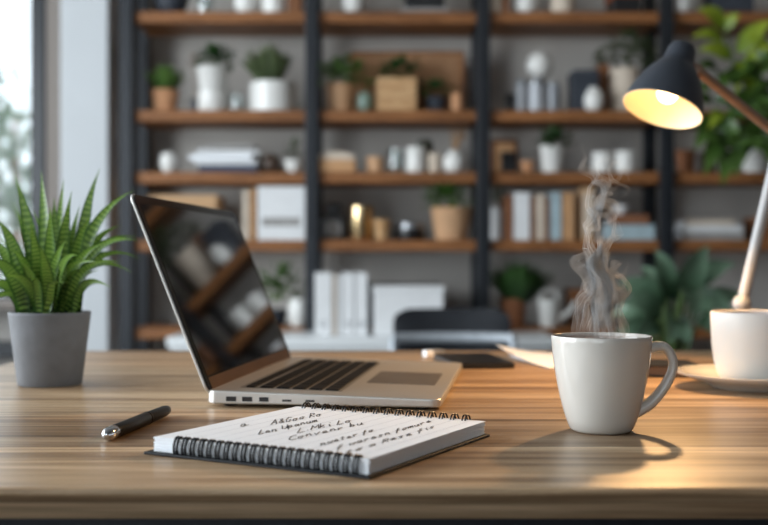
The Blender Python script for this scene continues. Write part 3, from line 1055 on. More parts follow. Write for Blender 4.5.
st.build('seat', chair_fabric, t, bev=.03, seg=4)
MB().lathe((cx, CY - .22, .08), [(0, 0), (.035, 0), (.035, .18), (.022, .19), (.022, .345), (0, .345)], 20).build('gas_lift', black_plastic, t, smooth=True)
for k in range(5):
    a = k * 2 * math.pi / 5 + .3
    e = V(cx + .27 * math.cos(a), CY - .22 + .27 * math.sin(a), .07)
    lg = MB().tube([(cx, CY - .22, .11), e], [.022, .014], 10).build('leg', black_plastic, t, smooth=True)
    MB().ball(e + V(0, 0, -.042), .028).build('caster', black_plastic, lg, smooth=True)

# ------------------------------------------------------------------ big leafy floor plant
D = 3.75
c = V(W(668, D), D, 0)
t = thing('floor_plant', c, 'big leafy plant with broad silvery green leaves standing behind the desk', 'plant')
MB().lathe(c, prof('taper', .19, .40), 40).build('pot', concrete, t, smooth=True)
MB().lathe(c + V(0, 0, .33), [(0, 0), (.155, 0), (.155, .01), (0, .015)], 30).build('soil', soil, t)
lb, sb = MB(), MB()
o = c + V(0, 0, .34)
# (base px, py, tip px, py, depth offset, width)
spec = [(668, 298, 655, 250, .04, .095), (677, 300, 709, 245, -.02, .115), (657, 304, 617, 283, -.04, .105), (660, 316, 620, 306, -.10, .10),
        (686, 290, 738, 264, .04, .085), (683, 286, 697, 328, -.14, .115), (690, 303, 734, 314, -.06, .10), (658, 322, 634, 346, -.12, .10),
        (674, 318, 668, 346, -.16, .10), (698, 322, 726, 346, -.10, .10), (650, 328, 611, 338, .02, .10), (664, 306, 640, 266, .12, .09),
        (680, 302, 690, 262, .14, .09), (694, 312, 748, 296, .14, .09), (672, 330, 690, 346, -.05, .10), (648, 318, 612, 316, .14, .10)]
for bx, by, tx, ty, dd, wd in spec:
    p0, p1 = at(bx, by, D + dd * .5), at(tx, ty, D + dd)
    sb.tube([o + V(random.uniform(-.04, .04), random.uniform(-.04, .04), 0), (o + p0) / 2 + V((p0.x - o.x) * -.15, 0, .02), p0], .006, 6)
    mid = (p0 + p1) / 2 + V(0, -.02, .055)
    ps = [p0 * (1 - q) ** 2 + mid * 2 * q * (1 - q) + p1 * q * q for q in [k / 8 for k in range(9)]]
    dv = (p1 - p0).normalized()
    side = dv.cross(V(random.uniform(-.6, .6), -1, random.uniform(-.2, .9))).normalized()
    lb.leaf(ps, wd * .86, 'oval', .22, side=side)
sb.build('stems', stem_green, t, smooth=True)
lb.build('foliage', fol_lily, t, smooth=True)

# ------------------------------------------------------------------ climbing plant on the third shelf (upper right)
D = 4.42
c = V(W(755, 4.56), 4.56, TOPS['c'])
t = thing('climbing_plant', c, 'tall trailing plant with lime and dark leaves in a white pot, upper right', 'plant')
MB().lathe(c, prof('taper', .065, .14), 36).build('pot', ceramic, t, smooth=True)
MB().lathe(c + V(0, 0, .11), [(0, 0), (.052, 0), (.052, .008), (0, .012)], 24).build('soil', soil, t)
lb, vb, sb = MB(), MB(), MB()


def big_leaf(mb, px0, py0, px1, py1, d, w, tilt=.3):
    p0, p1 = at(px0, py0, d), at(px1, py1, d - .04)
    mid = (p0 + p1) / 2 + V(0, -.02, .035)
    ps = [p0 * (1 - q) ** 2 + mid * 2 * q * (1 - q) + p1 * q * q for q in [k / 7 for k in range(8)]]
    mb.leaf(ps, w, 'oval', .15, side=(p1 - p0).normalized().cross(V(0, -1, tilt)).normalized())


top = c + V(0, 0, .12)
for px, py in ((726, 30), (742, 60), (765, 40), (735, 110), (712, 120), (750, 140), (724, 150), (775, 90)):
    e = at(px, py, D)
    sb.tube([top, V((top.x + e.x) / 2, top.y - .03, max(top.z, e.z) * .5 + min(top.z, e.z) * .5 + .05), e], .005, 6)
# lime leaves near the top, the light on them put into the colour
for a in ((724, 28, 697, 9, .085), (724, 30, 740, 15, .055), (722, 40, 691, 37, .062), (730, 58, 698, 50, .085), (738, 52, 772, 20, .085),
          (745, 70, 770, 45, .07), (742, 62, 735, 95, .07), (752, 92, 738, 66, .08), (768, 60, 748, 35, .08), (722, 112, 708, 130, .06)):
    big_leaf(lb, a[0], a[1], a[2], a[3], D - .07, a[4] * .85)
rng = random.Random(11)
# darker, denser leaves below
for k in range(72):
    y0 = rng.uniform(60, 152)
    xlo = 712 - 14 * math.sin((y0 - 42) / 110 * math.pi)
    x0 = rng.uniform(xlo + 12, 785)
    a = rng.uniform(-.3, math.pi + .3)
    ln = rng.uniform(20, 32)
    x1_, y1_ = x0 + ln * math.cos(a) * .9, y0 + abs(ln * math.sin(a)) * .8 - 4
    y1_ = min(y1_, 184)
    big_leaf(vb, x0, y0, x1_, y1_, D + rng.uniform(-.12, .03), rng.uniform(.045, .07), rng.uniform(-.3, .6))
for a in ((718, 140, 704, 176, .075), (728, 150, 722, 186, .08), (740, 145, 734, 178, .07), (712, 128, 694, 150, .07)):
    big_leaf(vb, a[0], a[1], a[2], a[3], D - .06, a[4])
sb.build('stems', stem_green, t, smooth=True)
lf = lb.build('lit_leaves', fol_lime, t, smooth=True)
lf['label'] = 'lime green lit leaves'
vb.build('leaves', fol_vine, t, smooth=True)

# ------------------------------------------------------------------ desk
DX0, DX1, DY0, DY1, TH = -.5406, 1.10, .686, 1.755, .0258
dk = thing('desk', V((DX0 + DX1) / 2, (DY0 + DY1) / 2, 0), 'large wooden desk of wide planks with an added dark frame below', 'desk')
tb = MB()
yz = [(DY0, DESK), (DY0 - .001, DESK - .004), (DY0 + .024, DESK - TH), (DY1, DESK - TH), (DY1, DESK)]
nn = len(yz)
tb.add([V(x, y, z) for x in (DX0, DX1) for y, z in yz], [tuple(range(nn)), tuple(reversed(range(nn, 2 * nn)))] + [(k, nn + k, nn + (k + 1) % nn, (k + 1) % nn) for k in range(nn)])
tb.build('tabletop', desk_wood, dk, bev=.0015, seg=3)
fb = MB()
fb.box(((DX0 + DX1) / 2, DY0 + .05, DESK - TH - .02), (DX1 - DX0 - .1, .03, .04)).box(((DX0 + DX1) / 2, DY1 - .06, DESK - TH - .02), (DX1 - DX0 - .1, .03, .04))  # black rails added to stand for the dark under the desk
for x in (DX0 + .06, DX1 - .06):
    fb.box((x, (DY0 + DY1) / 2, DESK - TH - .02), (.03, DY1 - DY0 - .12, .04))
fb.build('frame', steel_black, dk)
for x in (DX0 + .06, DX1 - .06):
    for y in (DY0 + .05, DY1 - .06):
        MB().box((x, y, (DESK - TH - .04) / 2), (.045, .045, DESK - TH - .04)).build('leg', steel_black, dk)

# ------------------------------------------------------------------ snake plant in a concrete pot
c = V(-.397, 1.268, DESK)
t = thing('potted_plant', c, 'spiky plant with banded leaves in a grey concrete pot on the desk', 'plant')
MB().lathe(c, [(0, 0), (.0355, 0), (.037, .0015), (.0472, .0835), (.0476, .0855), (.0466, .0868), (.0446, .0862), (.0430, .07), (0, .07)], 64).build('pot', concrete, t, smooth=True)
MB().lathe(c + V(0, 0, .0702), [(0, 0), (.0425, 0), (.0425, .004), (.02, .007), (0, .0075)], 40).build('soil', soil, t, smooth=True)
fb = MB()
o = c + V(0, 0, .074)
rng = random.Random(4)
blades = [  # tip pixel, depth offset, width, bulge of the spine
    (13, 170, .00, .017, .0), (41, 169, .03, .0175, .0), (64, 178, .04, .014, .0), (100, 168, .02, .015, .012), (134, 190, -.02, .014, .035),
    (-6, 216, -.02, .017, .012), (11, 200, .05, .012, .0), (80, 205, .05, .013, .0), (122, 225, .05, .012, .03), (138, 240, -.03, .013, .045),
    (136, 236, .03, .012, .04), (-14, 238, .03, .016, .02), (-20, 262, -.04, .016, .03), (-24, 290, -.02, .014, .03), (72, 190, -.03, .015, .0),
    (50, 205, -.05, .016, .0), (30, 222, -.06, .016, .0), (132, 272, -.03, .011, .05), (140, 258, .02, .010, .05), (-10, 250, .06, .013, .02),
    (92, 214, -.04, .014, .012), (112, 206, .03, .012, .02), (22, 235, .07, .012, .0), (58, 232, .06, .012, .0), (66, 240, -.07, .014, .01),
    (104, 243, -.06, .013, .02), (18, 262, -.07, .014, .02), (0, 276, -.06, .013, .02), (96, 262, -.08, .012, .03), (40, 246, -.08, .014, .01),
    (120, 262, -.06, .011, .03), (8, 246, -.04, .014, .01), (84, 232, .02, .013, .01), (26, 212, .01, .015, .0), (54, 196, .01, .016, .0),
    (-18, 306, -.03, .010, .03), (112, 288, -.05, .010, .03), (78, 255, -.09, .012, .03)]
for k in range(34):
    a_ = rng.uniform(0, 6.28)
    blades.append((50 + 62 * math.cos(a_) * rng.uniform(.3, 1), rng.uniform(205, 285), .07 * math.sin(a_), rng.uniform(.006, .010), rng.uniform(0, .03)))
for k, (px, py, dd, wd, bl) in enumerate(blades):
    tip = at(px, py, 1.268 + dd)
    dirv = (tip - o)
    dirv.z = 0
    b0 = o + dirv.normalized() * rng.uniform(.004, .030) + V(rng.uniform(-.008, .008), rng.uniform(-.01, .01), -.002)
    mid = (b0 + tip) / 2 + V((o.x - tip.x) * .22, (o.y - tip.y) * .15, bl + .02)
    ps = [b0 * (1 - q) ** 2 + mid * 2 * q * (1 - q) + tip * q * q for q in [i / 14 for i in range(15)]]
    sd = (tip - b0).normalized().cross(V(rng.uniform(-.3, .3), -1, .15)).normalized()
    fb.leaf(ps, wd * 1.2, 'blade', .16, side=sd)
# small bent leaf tip in front
p0 = at(52, 296, 1.21)
fb.leaf([o + V(0, -.03, 0), at(50, 300, 1.215), at(52, 285, 1.20), at(58, 281, 1.195), at(64, 283, 1.19), at(72, 280, 1.19)], .011, 'blade', .2)
fb.build('foliage', fol_snake, t, smooth=True)

# ------------------------------------------------------------------ laptop
alu = mat('aluminium', (206, 203, 198), .34, .6, var=.02, scale=200)
key_black = mat('key_black', (13, 13, 15), .65, spec=.25)
bezel = mat('bezel_black', (10, 10, 11), .15, var=.02)
screen_m = mat('screen_glass', (6, 7, 9), .06, var=.02, coat=1.0, spec=1.0)
screen_m.node_tree.nodes['Principled BSDF'].inputs['Coat IOR'].default_value = 2.1
YAW, LW, LD, LL, TILT = math.radians(7.3), .388, .2355, .2180, math.radians(22)
h0 = V(-.1780, 1.0690, DESK)
fv, wv, uv_ = V(math.cos(YAW), -math.sin(YAW), 0), V(math.sin(YAW), math.cos(YAW), 0), V(0, 0, 1)
t = thing('laptop', h0, 'open silver laptop with a dark screen facing right on the desk', 'laptop')


def lp(f, w, z):
    return h0 + fv * f + wv * w + uv_ * z


def rounded_rect(w, l, r, n=6):
    o = []
    for cx_, cy_, a0 in ((w - r, l - r, 0), (r, l - r, 90), (r, r, 180), (w - r, r, 270)):
        for k in range(n + 1):
            a = math.radians(a0 + 90 * k / n)
            o.append((cx_ + r * math.cos(a), cy_ + r * math.sin(a)))
    return o


def wedge_slab(mb, ol, zbot, ztop, mapf):
    n = len(ol)
    vs = [mapf(a, b_, zbot(a)) for a, b_ in ol] + [mapf(a, b_, ztop(a)) for a, b_ in ol]
    mb.add(vs, [tuple(reversed(range(n))), tuple(range(n, 2 * n))] + [(k, (k + 1) % n, n + (k + 1) % n, n + k) for k in range(n)])


topz = lambda f: .0172 - .0058 * f / LD
b = MB()
wedge_slab(b, rounded_rect(LD, LW, .010), lambda f: .0035, topz, lambda a, q, z: lp(a, q, z))
b.build('base', alu, t, bev=.0016, seg=3)
b = MB()
for f, w in ((.02, .02), (.02, LW - .02), (LD - .02, .02), (LD - .02, LW - .02)):
    b.lathe(lp(f, w, 0), [(0, 0), (.007, 0), (.008, .0037), (0, .0037)], 16)
b.build('rubber_feet', black_plastic, t, smooth=True)
# ports on the side towards the lens
for f, ln, hh, name in ((.024, .013, .0048, 'port'), (.0405, .013, .0048, 'port'), (.058, .012, .0045, 'port'), (.0815, .0115, .0020, 'port'), (.105, .0115, .0020, 'port')):
    pm = MB()
    pm.box(lp(f + ln / 2 - .005, .0004, .0088 if hh > .003 else .0080), (ln * .80, .0016, hh), -YAW)
    pm.build(name, black_plastic, t)
# keyboard well and keys
kb0, kb1, kw0, kw1 = .026, .132, .030, LW - .045
b = MB()
wedge_slab(b, rounded_rect(kb1 - kb0, kw1 - kw0, .004), lambda f: topz(f + kb0) - .0004, lambda f: topz(f + kb0) + .0002, lambda a, q, z: lp(a + kb0, q + kw0, z))
kbd = b.build('keyboard', mat('key_well', (150, 146, 140), .4, .6), t)
slope = Matrix.Rotation(-YAW, 3, 'Z') @ Matrix.Rotation(math.atan(.0058 / LD), 3, 'Y')
rows = 6
rp_ = (kb1 - kb0 - .004) / rows
for r in range(rows):
    n = 14 if r < 5 else 9
    f = kb0 + .002 + rp_ * (r + .5)
    x = kw0 + .003
    tot = kw1 - kw0 - .006
    widths = [1] * n
    if r == 5:
        widths = [1, 1, 1, 1.3, 5.2, 1.3, 1, 1, 1.2]
    elif r in (2, 3, 4):
        widths = [1.6 if r == 2 else 1.9 if r == 3 else 2.2] + [1] * 12 + [1.2]
    un = tot / sum(widths)
    for wd in widths:
        kw = un * wd
        km = MB().box(lp(f, x + kw / 2, topz(f) + .0009), (rp_ * .80 if r else rp_ * .55, kw - .0030, .0016), M=slope)
        km.build('key', key_black, kbd, bev=.0006, seg=1)
        x += kw
# trackpad
b = MB()
wedge_slab(b, rounded_rect(.075, .125, .004), lambda f: topz(f + .145) - .0003, lambda f: topz(f + .145) + .00025, lambda a, q, z: lp(a + .145, q + .115, z))
b.build('trackpad', mat('trackpad_grey', (122, 118, 114), .4, .5), t)
# hinge bar
MB().tube([lp(.004, .03, .0120), lp(.004, LW - .03, .0120)], .0050, 12).build('hinge', black_plastic, t, smooth=True)
# lid
ld = (fv * -math.sin(TILT) + uv_ * math.cos(TILT))
ln_ = (fv * math.cos(TILT) + uv_ * math.sin(TILT))
hb = lp(.004, 0, .0135)


def ldp(l, w, k):
    return hb + ld * l + wv * w + ln_ * k


b = MB()
wedge_slab(b, rounded_rect(LL, LW, .010), lambda f: -.0042, lambda f: -.0012, lambda a, q, z: ldp(a, q, z))
lid = b.build('lid', alu, t, bev=.0012, seg=3)
b = MB()
wedge_slab(b, [(x + .0012, y + .0012) for x, y in rounded_rect(LL - .0024, LW - .0024, .009)], lambda f: -.0014, lambda f: .0002, lambda a, q, z: ldp(a, q, z))
b.build('bezel', bezel, lid, bev=.0004, seg=1)
b = MB()
wedge_slab(b, [(x + .018, y + .011) for x, y in rounded_rect(LL - .029, LW - .022, .002)], lambda f: -.0002, lambda f: .00035, lambda a, q, z: ldp(a, q, z))
b.build('screen', screen_m, lid)
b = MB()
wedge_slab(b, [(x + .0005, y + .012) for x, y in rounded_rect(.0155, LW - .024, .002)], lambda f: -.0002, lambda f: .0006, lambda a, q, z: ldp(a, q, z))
b.build('hinge_cover', mat('hinge_lamp_glow', (126, 98, 74), .3, .8), lid)  # desk lamp's warm glow on the hinge metal put into its colour

# ------------------------------------------------------------------ spiral notebook
nbL, nbN, nbF = V(-.171, .805, 0), V(-.008, .715, 0), V(-.0797, .978, 0)
un = V(.8754, -.4834, 0)
vn = V(.4834, .8754, 0)
NU, NV = .187, .194
n0 = V(-.1735, .8075, DESK)


def nb(a, b_, z):
    return n0 + vn * a + un * b_ + V(0, 0, z)


cov = mat('notebook_cover', (16, 18, 24), .6, spec=.3)
t = thing('spiral_notebook', n0, 'open white spiral notebook with handwriting, in front of the laptop', 'notebook')
ang = math.atan2(vn.y, vn.x)


def nslab(a0, a1, b0, b1, z0, z1, name, m, bev=.0005):
    q = MB()
    vs = [nb(a, b_, z) for z in (z0, z1) for a, b_ in ((a0, b0), (a0, b1), (a1, b1), (a1, b0))]
    q.add(vs, [(3, 2, 1, 0), (4, 5, 6, 7), (0, 1, 5, 4), (1, 2, 6, 5), (2, 3, 7, 6), (3, 0, 4, 7)])
    return q.build(name, m, t, bev=bev)


nslab(-.005, NV + .004, -.007, NU + .003, 0, .0022, 'back_cover', cov, .0008)
# page block: slightly loose sheets
pg = MB()
rng = random.Random(9)
zz = .0023
for k in range(13):
    th = .00066
    j = rng.uniform(-.0011, .0005)
    j2 = rng.uniform(-.0011, .0005)
    vs = [nb(a, b_, z) for z in (zz, zz + th) for a, b_ in ((j, j2), (j, NU + j2), (NV + j, NU + j2), (NV + j, j2))]
    pg.add(vs, [(3, 2, 1, 0), (4, 5, 6, 7), (0, 1, 5, 4), (1, 2, 6, 5), (2, 3, 7, 6), (3, 0, 4, 7)])
    zz += th + .00014
pg.build('pages', paper, t)
PT = zz
top_page = nslab(-.0006, NV + .0006, -.0006, NU + .0006, PT, PT + .0004, 'top_page', paper, .0001)
PT += .0004
# ruled lines
rl = MB()
for k in range(12):
    b_ = .016 + k * .0145
    vs = [nb(a, q, PT + .00005) for a, q in ((.012, b_), (NV - .012, b_), (NV - .012, b_ + .00028), (.012, b_ + .00028))]
    vs2 = [v + V(0, 0, .00004) for v in vs]
    rl.add(vs + vs2, [(0, 1, 2, 3), (7, 6, 5, 4)])
rl.build('ruled_lines', mat('ruling_grey', (188, 194, 204), .8), top_page)
# handwriting: single stroke letters
GL = {
    'A': [[(0, 0), (.45, 1.5), (.8, 0)], [(.15, .55), (.75, .6)]], 'R': [[(.1, 0), (.2, 1.5), (.8, 1.35), (.75, .85), (.2, .75), (.9, 0)]],
    'L': [[(.3, 1.5), (.05, .1), (.3, 0), (.9, .15)]], 'U': [[(0, 1.4), (.1, .2), (.5, 0), (.85, .4), (.9, 1.4), (.95, .1)]],
    'C': [[(.9, 1.2), (.5, 1.5), (.1, 1.0), (.1, .3), (.5, 0), (1, .2)]], 'M': [[(0, 0), (.15, 1.4), (.5, .4), (.85, 1.4), (1, 0)]],
    'G': [[(.9, 1.2), (.5, 1.5), (.1, .9), (.2, .1), (.6, 0), (.85, .6), (.5, .6)]], 'Q': [[(.8, .9), (.3, 1), (.1, .4), (.4, .05), (.8, .4), (.8, .9), (.9, .2), (1.5, .2)]],
    'a': [[(.7, .75), (.3, .8), (.1, .35), (.35, .02), (.65, .3), (.7, .75), (.75, .1), (.95, .1)]],
    'b': [[(.15, 1.5), (.1, .1), (.5, 0), (.7, .4), (.45, .75), (.15, .5)]], 'e': [[(.1, .4), (.65, .5), (.5, .8), (.2, .7), (.15, .2), (.45, 0), (.85, .2)]],
    'f': [[(.7, 1.4), (.4, 1.5), (.3, .8), (.25, -.4)], [(.05, .75), (.65, .8)]], 'i': [[(.25, .8), (.3, .05), (.5, .1)], [(.3, 1.15), (.34, 1.2)]],
    'k': [[(.1, 1.5), (.12, 0)], [(.65, .8), (.15, .4), (.75, 0)]], 'l': [[(.2, 1.5), (.2, .05), (.45, .1)]],
    'm': [[(.05, .75), (.1, 0), (.15, .6), (.4, .8), (.45, 0), (.5, .6), (.75, .8), (.8, .05), (.95, .1)]],
    'n': [[(.1, .8), (.12, 0), (.2, .6), (.5, .8), (.65, .5), (.65, .05), (.9, .1)]], 'o': [[(.5, .8), (.15, .6), (.2, .1), (.6, .05), (.7, .55), (.5, .8), (.9, .7)]],
    'p': [[(.1, .8), (.1, -.6)], [(.1, .6), (.5, .8), (.7, .4), (.4, .0), (.1, .2)]], 'r': [[(.1, .8), (.15, 0), (.2, .5), (.5, .8), (.7, .7)]],
    's': [[(.65, .7), (.35, .8), (.2, .6), (.6, .3), (.45, .02), (.1, .08)]], 't': [[(.35, 1.3), (.35, .1), (.6, .05)], [(.05, .9), (.7, .95)]],
    'u': [[(.1, .8), (.15, .15), (.45, .0), (.65, .4), (.7, .8), (.75, .05), (.95, .1)]], 'v': [[(.05, .8), (.35, 0), (.7, .8), (.9, .75)]],
    'w': [[(.05, .8), (.2, 0), (.45, .6), (.65, 0), (.9, .8)]], '.': [[(.2, 0), (.3, .05)]], '&': [[(.8, 0), (.2, 1.1), (.5, 1.4), (.6, 1), (.1, .3), (.4, 0), (.85, .5)]],
    '-': [[(0, .4), (.8, .45)]], 'x': [[(.1, .8), (.7, 0)], [(.7, .8), (.1, 0)]], 'z': [[(.1, .8), (.7, .75), (.1, .05), (.8, .0)]]}
hw_ = MB()
rng = random.Random(21)


def page(px, py):
    d = (EYE - DESK - PT) * F / (py - 262)
    return V((px - 384) / F * d, d, DESK + PT + .00022)


def write(text, px0, py0, px1, py1, tall):
    tall *= .74
    
    p0, p1 = page(px0, py0), page(px1, py1)
    pm = page((px0 + px1) / 2, (py0 + py1) / 2)
    up = page((px0 + px1) / 2 + tall * .15, (py0 + py1) / 2 - tall) - pm
    adv = [.6 if ch == ' ' else .65 if ch in 'il.' else 1.05 for ch in text]
    tot = sum(adv)
    x0 = 0
    for ch, w in zip(text, adv):
        if ch != ' ':
            j = rng.uniform(-.12, .12)
            for stroke in GL[ch]:
                pts = []
                for s0, s1 in zip(stroke, stroke[1:]):
                    for q in (0, .5):
                        pts.append((s0[0] * (1 - q) + s1[0] * q, s0[1] * (1 - q) + s1[1] * q))
                pts.append(stroke[-1])
                hw_.tube([p0 + (p1 - p0) * ((x0 + x) / tot) + up * ((y + j) / 1.5) for x, y in pts], .00042, 5, squash=(.3, 1))
        x0 += w


write('Q', 240, 427, 246, 425.5, 6)
write('A&Goo Ro', 271, 424.5, 322, 415.5, 6)
write('Len Upanum', 258, 434.5, 318, 421, 5.6)
write('L.Mki Lo', 297, 432.5, 352, 421.5, 5.8)
write('Convenr bu', 288, 440.5, 364, 424, 5.6)
write('nweter fo', 320, 445.5, 374, 431, 5.2)
write('f waresn fomure', 336, 449.5, 432, 421.5, 5)
write('to a Rese fis', 345, 454, 436, 427, 4.8)
hw_.build('handwriting', mat('ink', (28, 30, 42), .7), top_page)


def coil(a_edge, b0, b1, n, rad, zc, name, sgn, wire=.0006, flat=1.0):
    m = MB()
    for k in range(n):
        b_ = b0 + (b1 - b0) * k / (n - 1)
        for off in (0, .0028):
            pts = []
            for q in range(20):
                th = 2 * math.pi * q / 20
                pts.append(nb(a_edge + rad * flat * math.cos(th), b_ + off, zc + rad * math.sin(th)))
            m.tube(pts, wire, 6, closed=True)
    return m.build(name, mat('coil_black', (14, 16, 22), .35, .0, spec=.3), t, smooth=True)


coil(.0015, .021, .176, 21, .0074, .0070, 'wire_binding', -1, wire=.0010, flat=.62)
coil(NV - .0015, .010, NU - .018, 16, .0076, .0098, 'wire_binding', 1, wire=.0007, flat=.75)

# ------------------------------------------------------------------ pen
pa, pb = V(-.2240, .862, DESK + .0058), V(-.2045, 1.009, DESK + .0058)
ax = (pb - pa).normalized()
M = ax.to_track_quat('Z', 'Y').to_matrix()
L_ = (pb - pa).length
t = thing('pen', V(pa.x, pa.y, DESK), 'black ballpoint pen with a silver tip end lying left of the notebook', 'pen')
R = .0055
MB().lathe(pa, [(0, .016), (R, .016), (R * 1.05, .02), (R * 1.05, .09), (R * .98, .0905), (R, .092), (R * .96, L_ - .012), (R * .8, L_ - .003), (R * .4, L_), (0, L_)], 28, M=M).build('barrel', mat('pen_black', (5, 5, 7), .35, var=.03, spec=.12), t, smooth=True)
MB().lathe(pa, [(0, -.003), (R * .55, -.002), (R * .95, .002), (R * 1.06, .006), (R * 1.06, .015), (R * .9, .0165), (0, .0165)], 28, M=M).build('cap', mat('chrome', (214, 214, 216), .16, 1.0, var=.02), t, smooth=True)
MB().lathe(pa, [(R * 1.02, .0905), (R * 1.09, .091), (R * 1.09, .093), (R * 1.02, .0935)], 28, M=M).build('ring', mat('pen_black', (20, 21, 24)), t, smooth=True)

# ------------------------------------------------------------------ coffee mug
c = V(.1875, .9205, DESK)
t = thing('coffee_mug', c, 'white mug of steaming coffee standing right of the notebook', 'mug')
HT = .0822
outer = [(0, .0012), (.0220, .0012), (.0230, 0), (.0250, .0004), (.0276, .003), (.0302, .010), (.0327, .018), (.0358, .030), (.0386, .044), (.0408, .058), (.0421, .070), (.0428, .078), (.0430, HT - .0008), (.0424, HT)]
inner = [(.0414, HT - .0006), (.0410, .074), (.0400, .065), (.0358, .040), (.0290, .018), (.018, .007), (0, .006)]
MB().lathe(c, outer + inner, 96).build('body', ceramic_mug, t, smooth=True)
hp = []
ctrl = [(.0375, .0700), (.0465, .0732), (.0535, .0722), (.0588, .0650), (.0600, .0550), (.0560, .0440), (.0485, .0325), (.0405, .0240), (.0330, .0190), (.0280, .0165)]
for i in range(len(ctrl) - 1):
    p0 = ctrl[max(0, i - 1)]; p1 = ctrl[i]; p2 = ctrl[i + 1]; p3 = ctrl[min(len(ctrl) - 1, i + 2)]
    for k in range(6):
        q = k / 6
        f = lambda a, b_, c_, d_: .5 * (2 * b_ + (c_ - a) * q + (2 * a - 5 * b_ + 4 * c_ - d_) * q * q + (3 * b_ - a - 3 * c_ + d_) * q ** 3)
        hp.append((f(p0[0], p1[0], p2[0], p3[0]), f(p0[1], p1[1], p2[1], p3[1])))
hp.append(ctrl[-1])
HA = math.radians(-8)
pts = [c + V(r * math.cos(HA), r * math.sin(HA), z) for r, z in hp]
MB().tube(pts, [.0060 - .0012 * math.sin(math.pi * min(1, k / (len(pts) * .75))) + .0008 * max(0, k / len(pts) - .75) * 4 for k in range(len(pts))], 18, squash=(.85, 1.3)).build('handle', ceramic_mug, t, smooth=True)
MB().lathe(c + V(0, 0, .0772), [(0, 0), (.0405, 0), (.0407, .0022), (0, .0022)], 64).build('coffee', mat('coffee', (92, 52, 24), .08, var=.1), t, smooth=True)

# ------------------------------------------------------------------ cup and saucer
c = V(.432, 1.236, DESK)
sa = MB().lathe(c, [(0, 0), (.050, 0), (.053, .0010), (.056, .0040), (.076, .0110), (.0925, .0172), (.0930, .0183), (.0918, .0188), (.075, .0130), (.056, .0070), (.038, .0044), (0, .0044)], 96).build('saucer', ceramic_mug, origin=c, smooth=True)
tag(sa, 'white saucer under the white cup at the right edge of the desk', 'saucer')
c2 = c + V(0, 0, .0046)
cup_glaze = mat('cup_glaze', (222, 220, 215), 0.4, var=0.012, scale=8)
t = thing('cup', c2, 'white cup on a saucer at the right edge of the desk', 'cup')
H2 = .0835
MB().lathe(c2, [(0, .001), (.030, .001), (.031, 0), (.034, .0008), (.0400, .006), (.0450, .014), (.0480, .026), (.0500, .042), (.0512, .060), (.0518, H2 - .001), (.0512, H2), (.0492, H2 - .001), (.0482, .05), (.042, .015), (.02, .006), (0, .006)], 96).build('body', cup_glaze, t, smooth=True)
MB().lathe(c2 + V(0, 0, .0745), [(0, 0), (.0484, 0), (.0486, .002), (0, .002)], 48).build('coffee', mat('coffee', (92, 52, 24)), t, smooth=True)
HB = math.radians(20)
MB().tube([c2 + V(r * math.cos(HB), r * math.sin(HB), z) for r, z in ((.0495, .066), (.064, .068), (.073, .060), (.074, .045), (.064, .031), (.0475, .028))], .0045, 12, squash=(.8, 1.2)).build('handle', cup_glaze, t, smooth=True)

# ------------------------------------------------------------------ desk lamp
O = at(662.5, 109, 1.365)
axis = V(-.345, -.215, -.915).normalized()
M = (-axis).to_track_quat('Z', 'Y').to_matrix()
lamp_grey = mat('lamp_grey', (76, 81, 90), .38, .5, var=.04)
lamp_silver = mat('lamp_silver', (176, 177, 178), .5, .25, var=.03)
lamp_tan = mat('lamp_tan', (168, 142, 124), .42, .5, var=.05)  # warmer tone for the upper arm and shade joint
bx = V((757 - 384) / F * 1.46, 1.46, DESK)
t = thing('desk_lamp', bx, 'lit desk lamp with a grey bell shade and jointed arm, right of the mug', 'lamp')
sh = MB().lathe(O, [(.0515, 0), (.0492, .012), (.0452, .025), (.0395, .039), (.0322, .052), (.0258, .061), (.0215, .066), (.0195, .074), (.0178, .087), (.0150, .093), (.008, .0965), (0, .097)], 64, M=M).build('lamp_shade', lamp_grey, t, smooth=True)
MB().lathe(O, [(.0515, 0), (.0505, -.0006), (.0474, .012), (.0432, .025), (.0375, .038), (.0300, .050), (.0220, .058), (0, .061)], 64, M=M).build('shade_lining', mat('lining_cream', (252, 234, 196), .45, var=.01), sh, smooth=True)
bc = O - axis * .024
WARM = (1.0, .60, .22, 1)
bulb_m = emit_mat('bulb_glow', (1.0, .67, .33, 1), 11)
MB().ball(bc, .0135, 1.0, 24, 14).build('bulb', bulb_m, sh, smooth=True)
MB().lathe(bc, [(.009, .010), (.009, .034), (0, .034)], 20, M=M).build('bulb_socket', brass, sh, smooth=True)
sl = bpy.data.lights.new('lamp_beam', 'SPOT')
sl.energy, sl.color, sl.spot_size, sl.spot_blend, sl.shadow_soft_size = 12.5, (1.0, .585, .255), math.radians(140), .35, .014
so = bpy.data.objects.new('lamp_beam', sl)
so.location = bc + axis * .016
so.rotation_euler = (-axis).to_track_quat('Z', 'Y').to_euler()
C.objects.link(so)
J = at(697, 70, 1.395)
EL = at(781, 137, 1.47)
PV = at(742, 303, 1.46)
MB().ball(J, .009).tube([O - axis * .08, J], .006, 10).build('joint', lamp_tan, t, smooth=True)
MB().tube([J, EL], .0068, 14).build('arm', lamp_tan, t, smooth=True)
ar = MB().tube([EL, PV], .0078, 14).build('arm', lamp_silver, t, smooth=True)
ar['label'] = 'silver lower arm'
MB().ball(EL, .013).build('joint', lamp_silver, t, smooth=True)
MB().ball(PV, .0125).build('joint', lamp_silver, t, smooth=True)
MB().tube([PV, V(bx.x, bx.y, DESK + .012)], .0075, 14).build('post', lamp_silver, t, smooth=True)
MB().lathe(bx, [(0, 0), (.050, 0), (.052, .002), (.052, .010), (.048, .014), (0, .016)], 48).build('foot', lamp_grey, t, smooth=True)

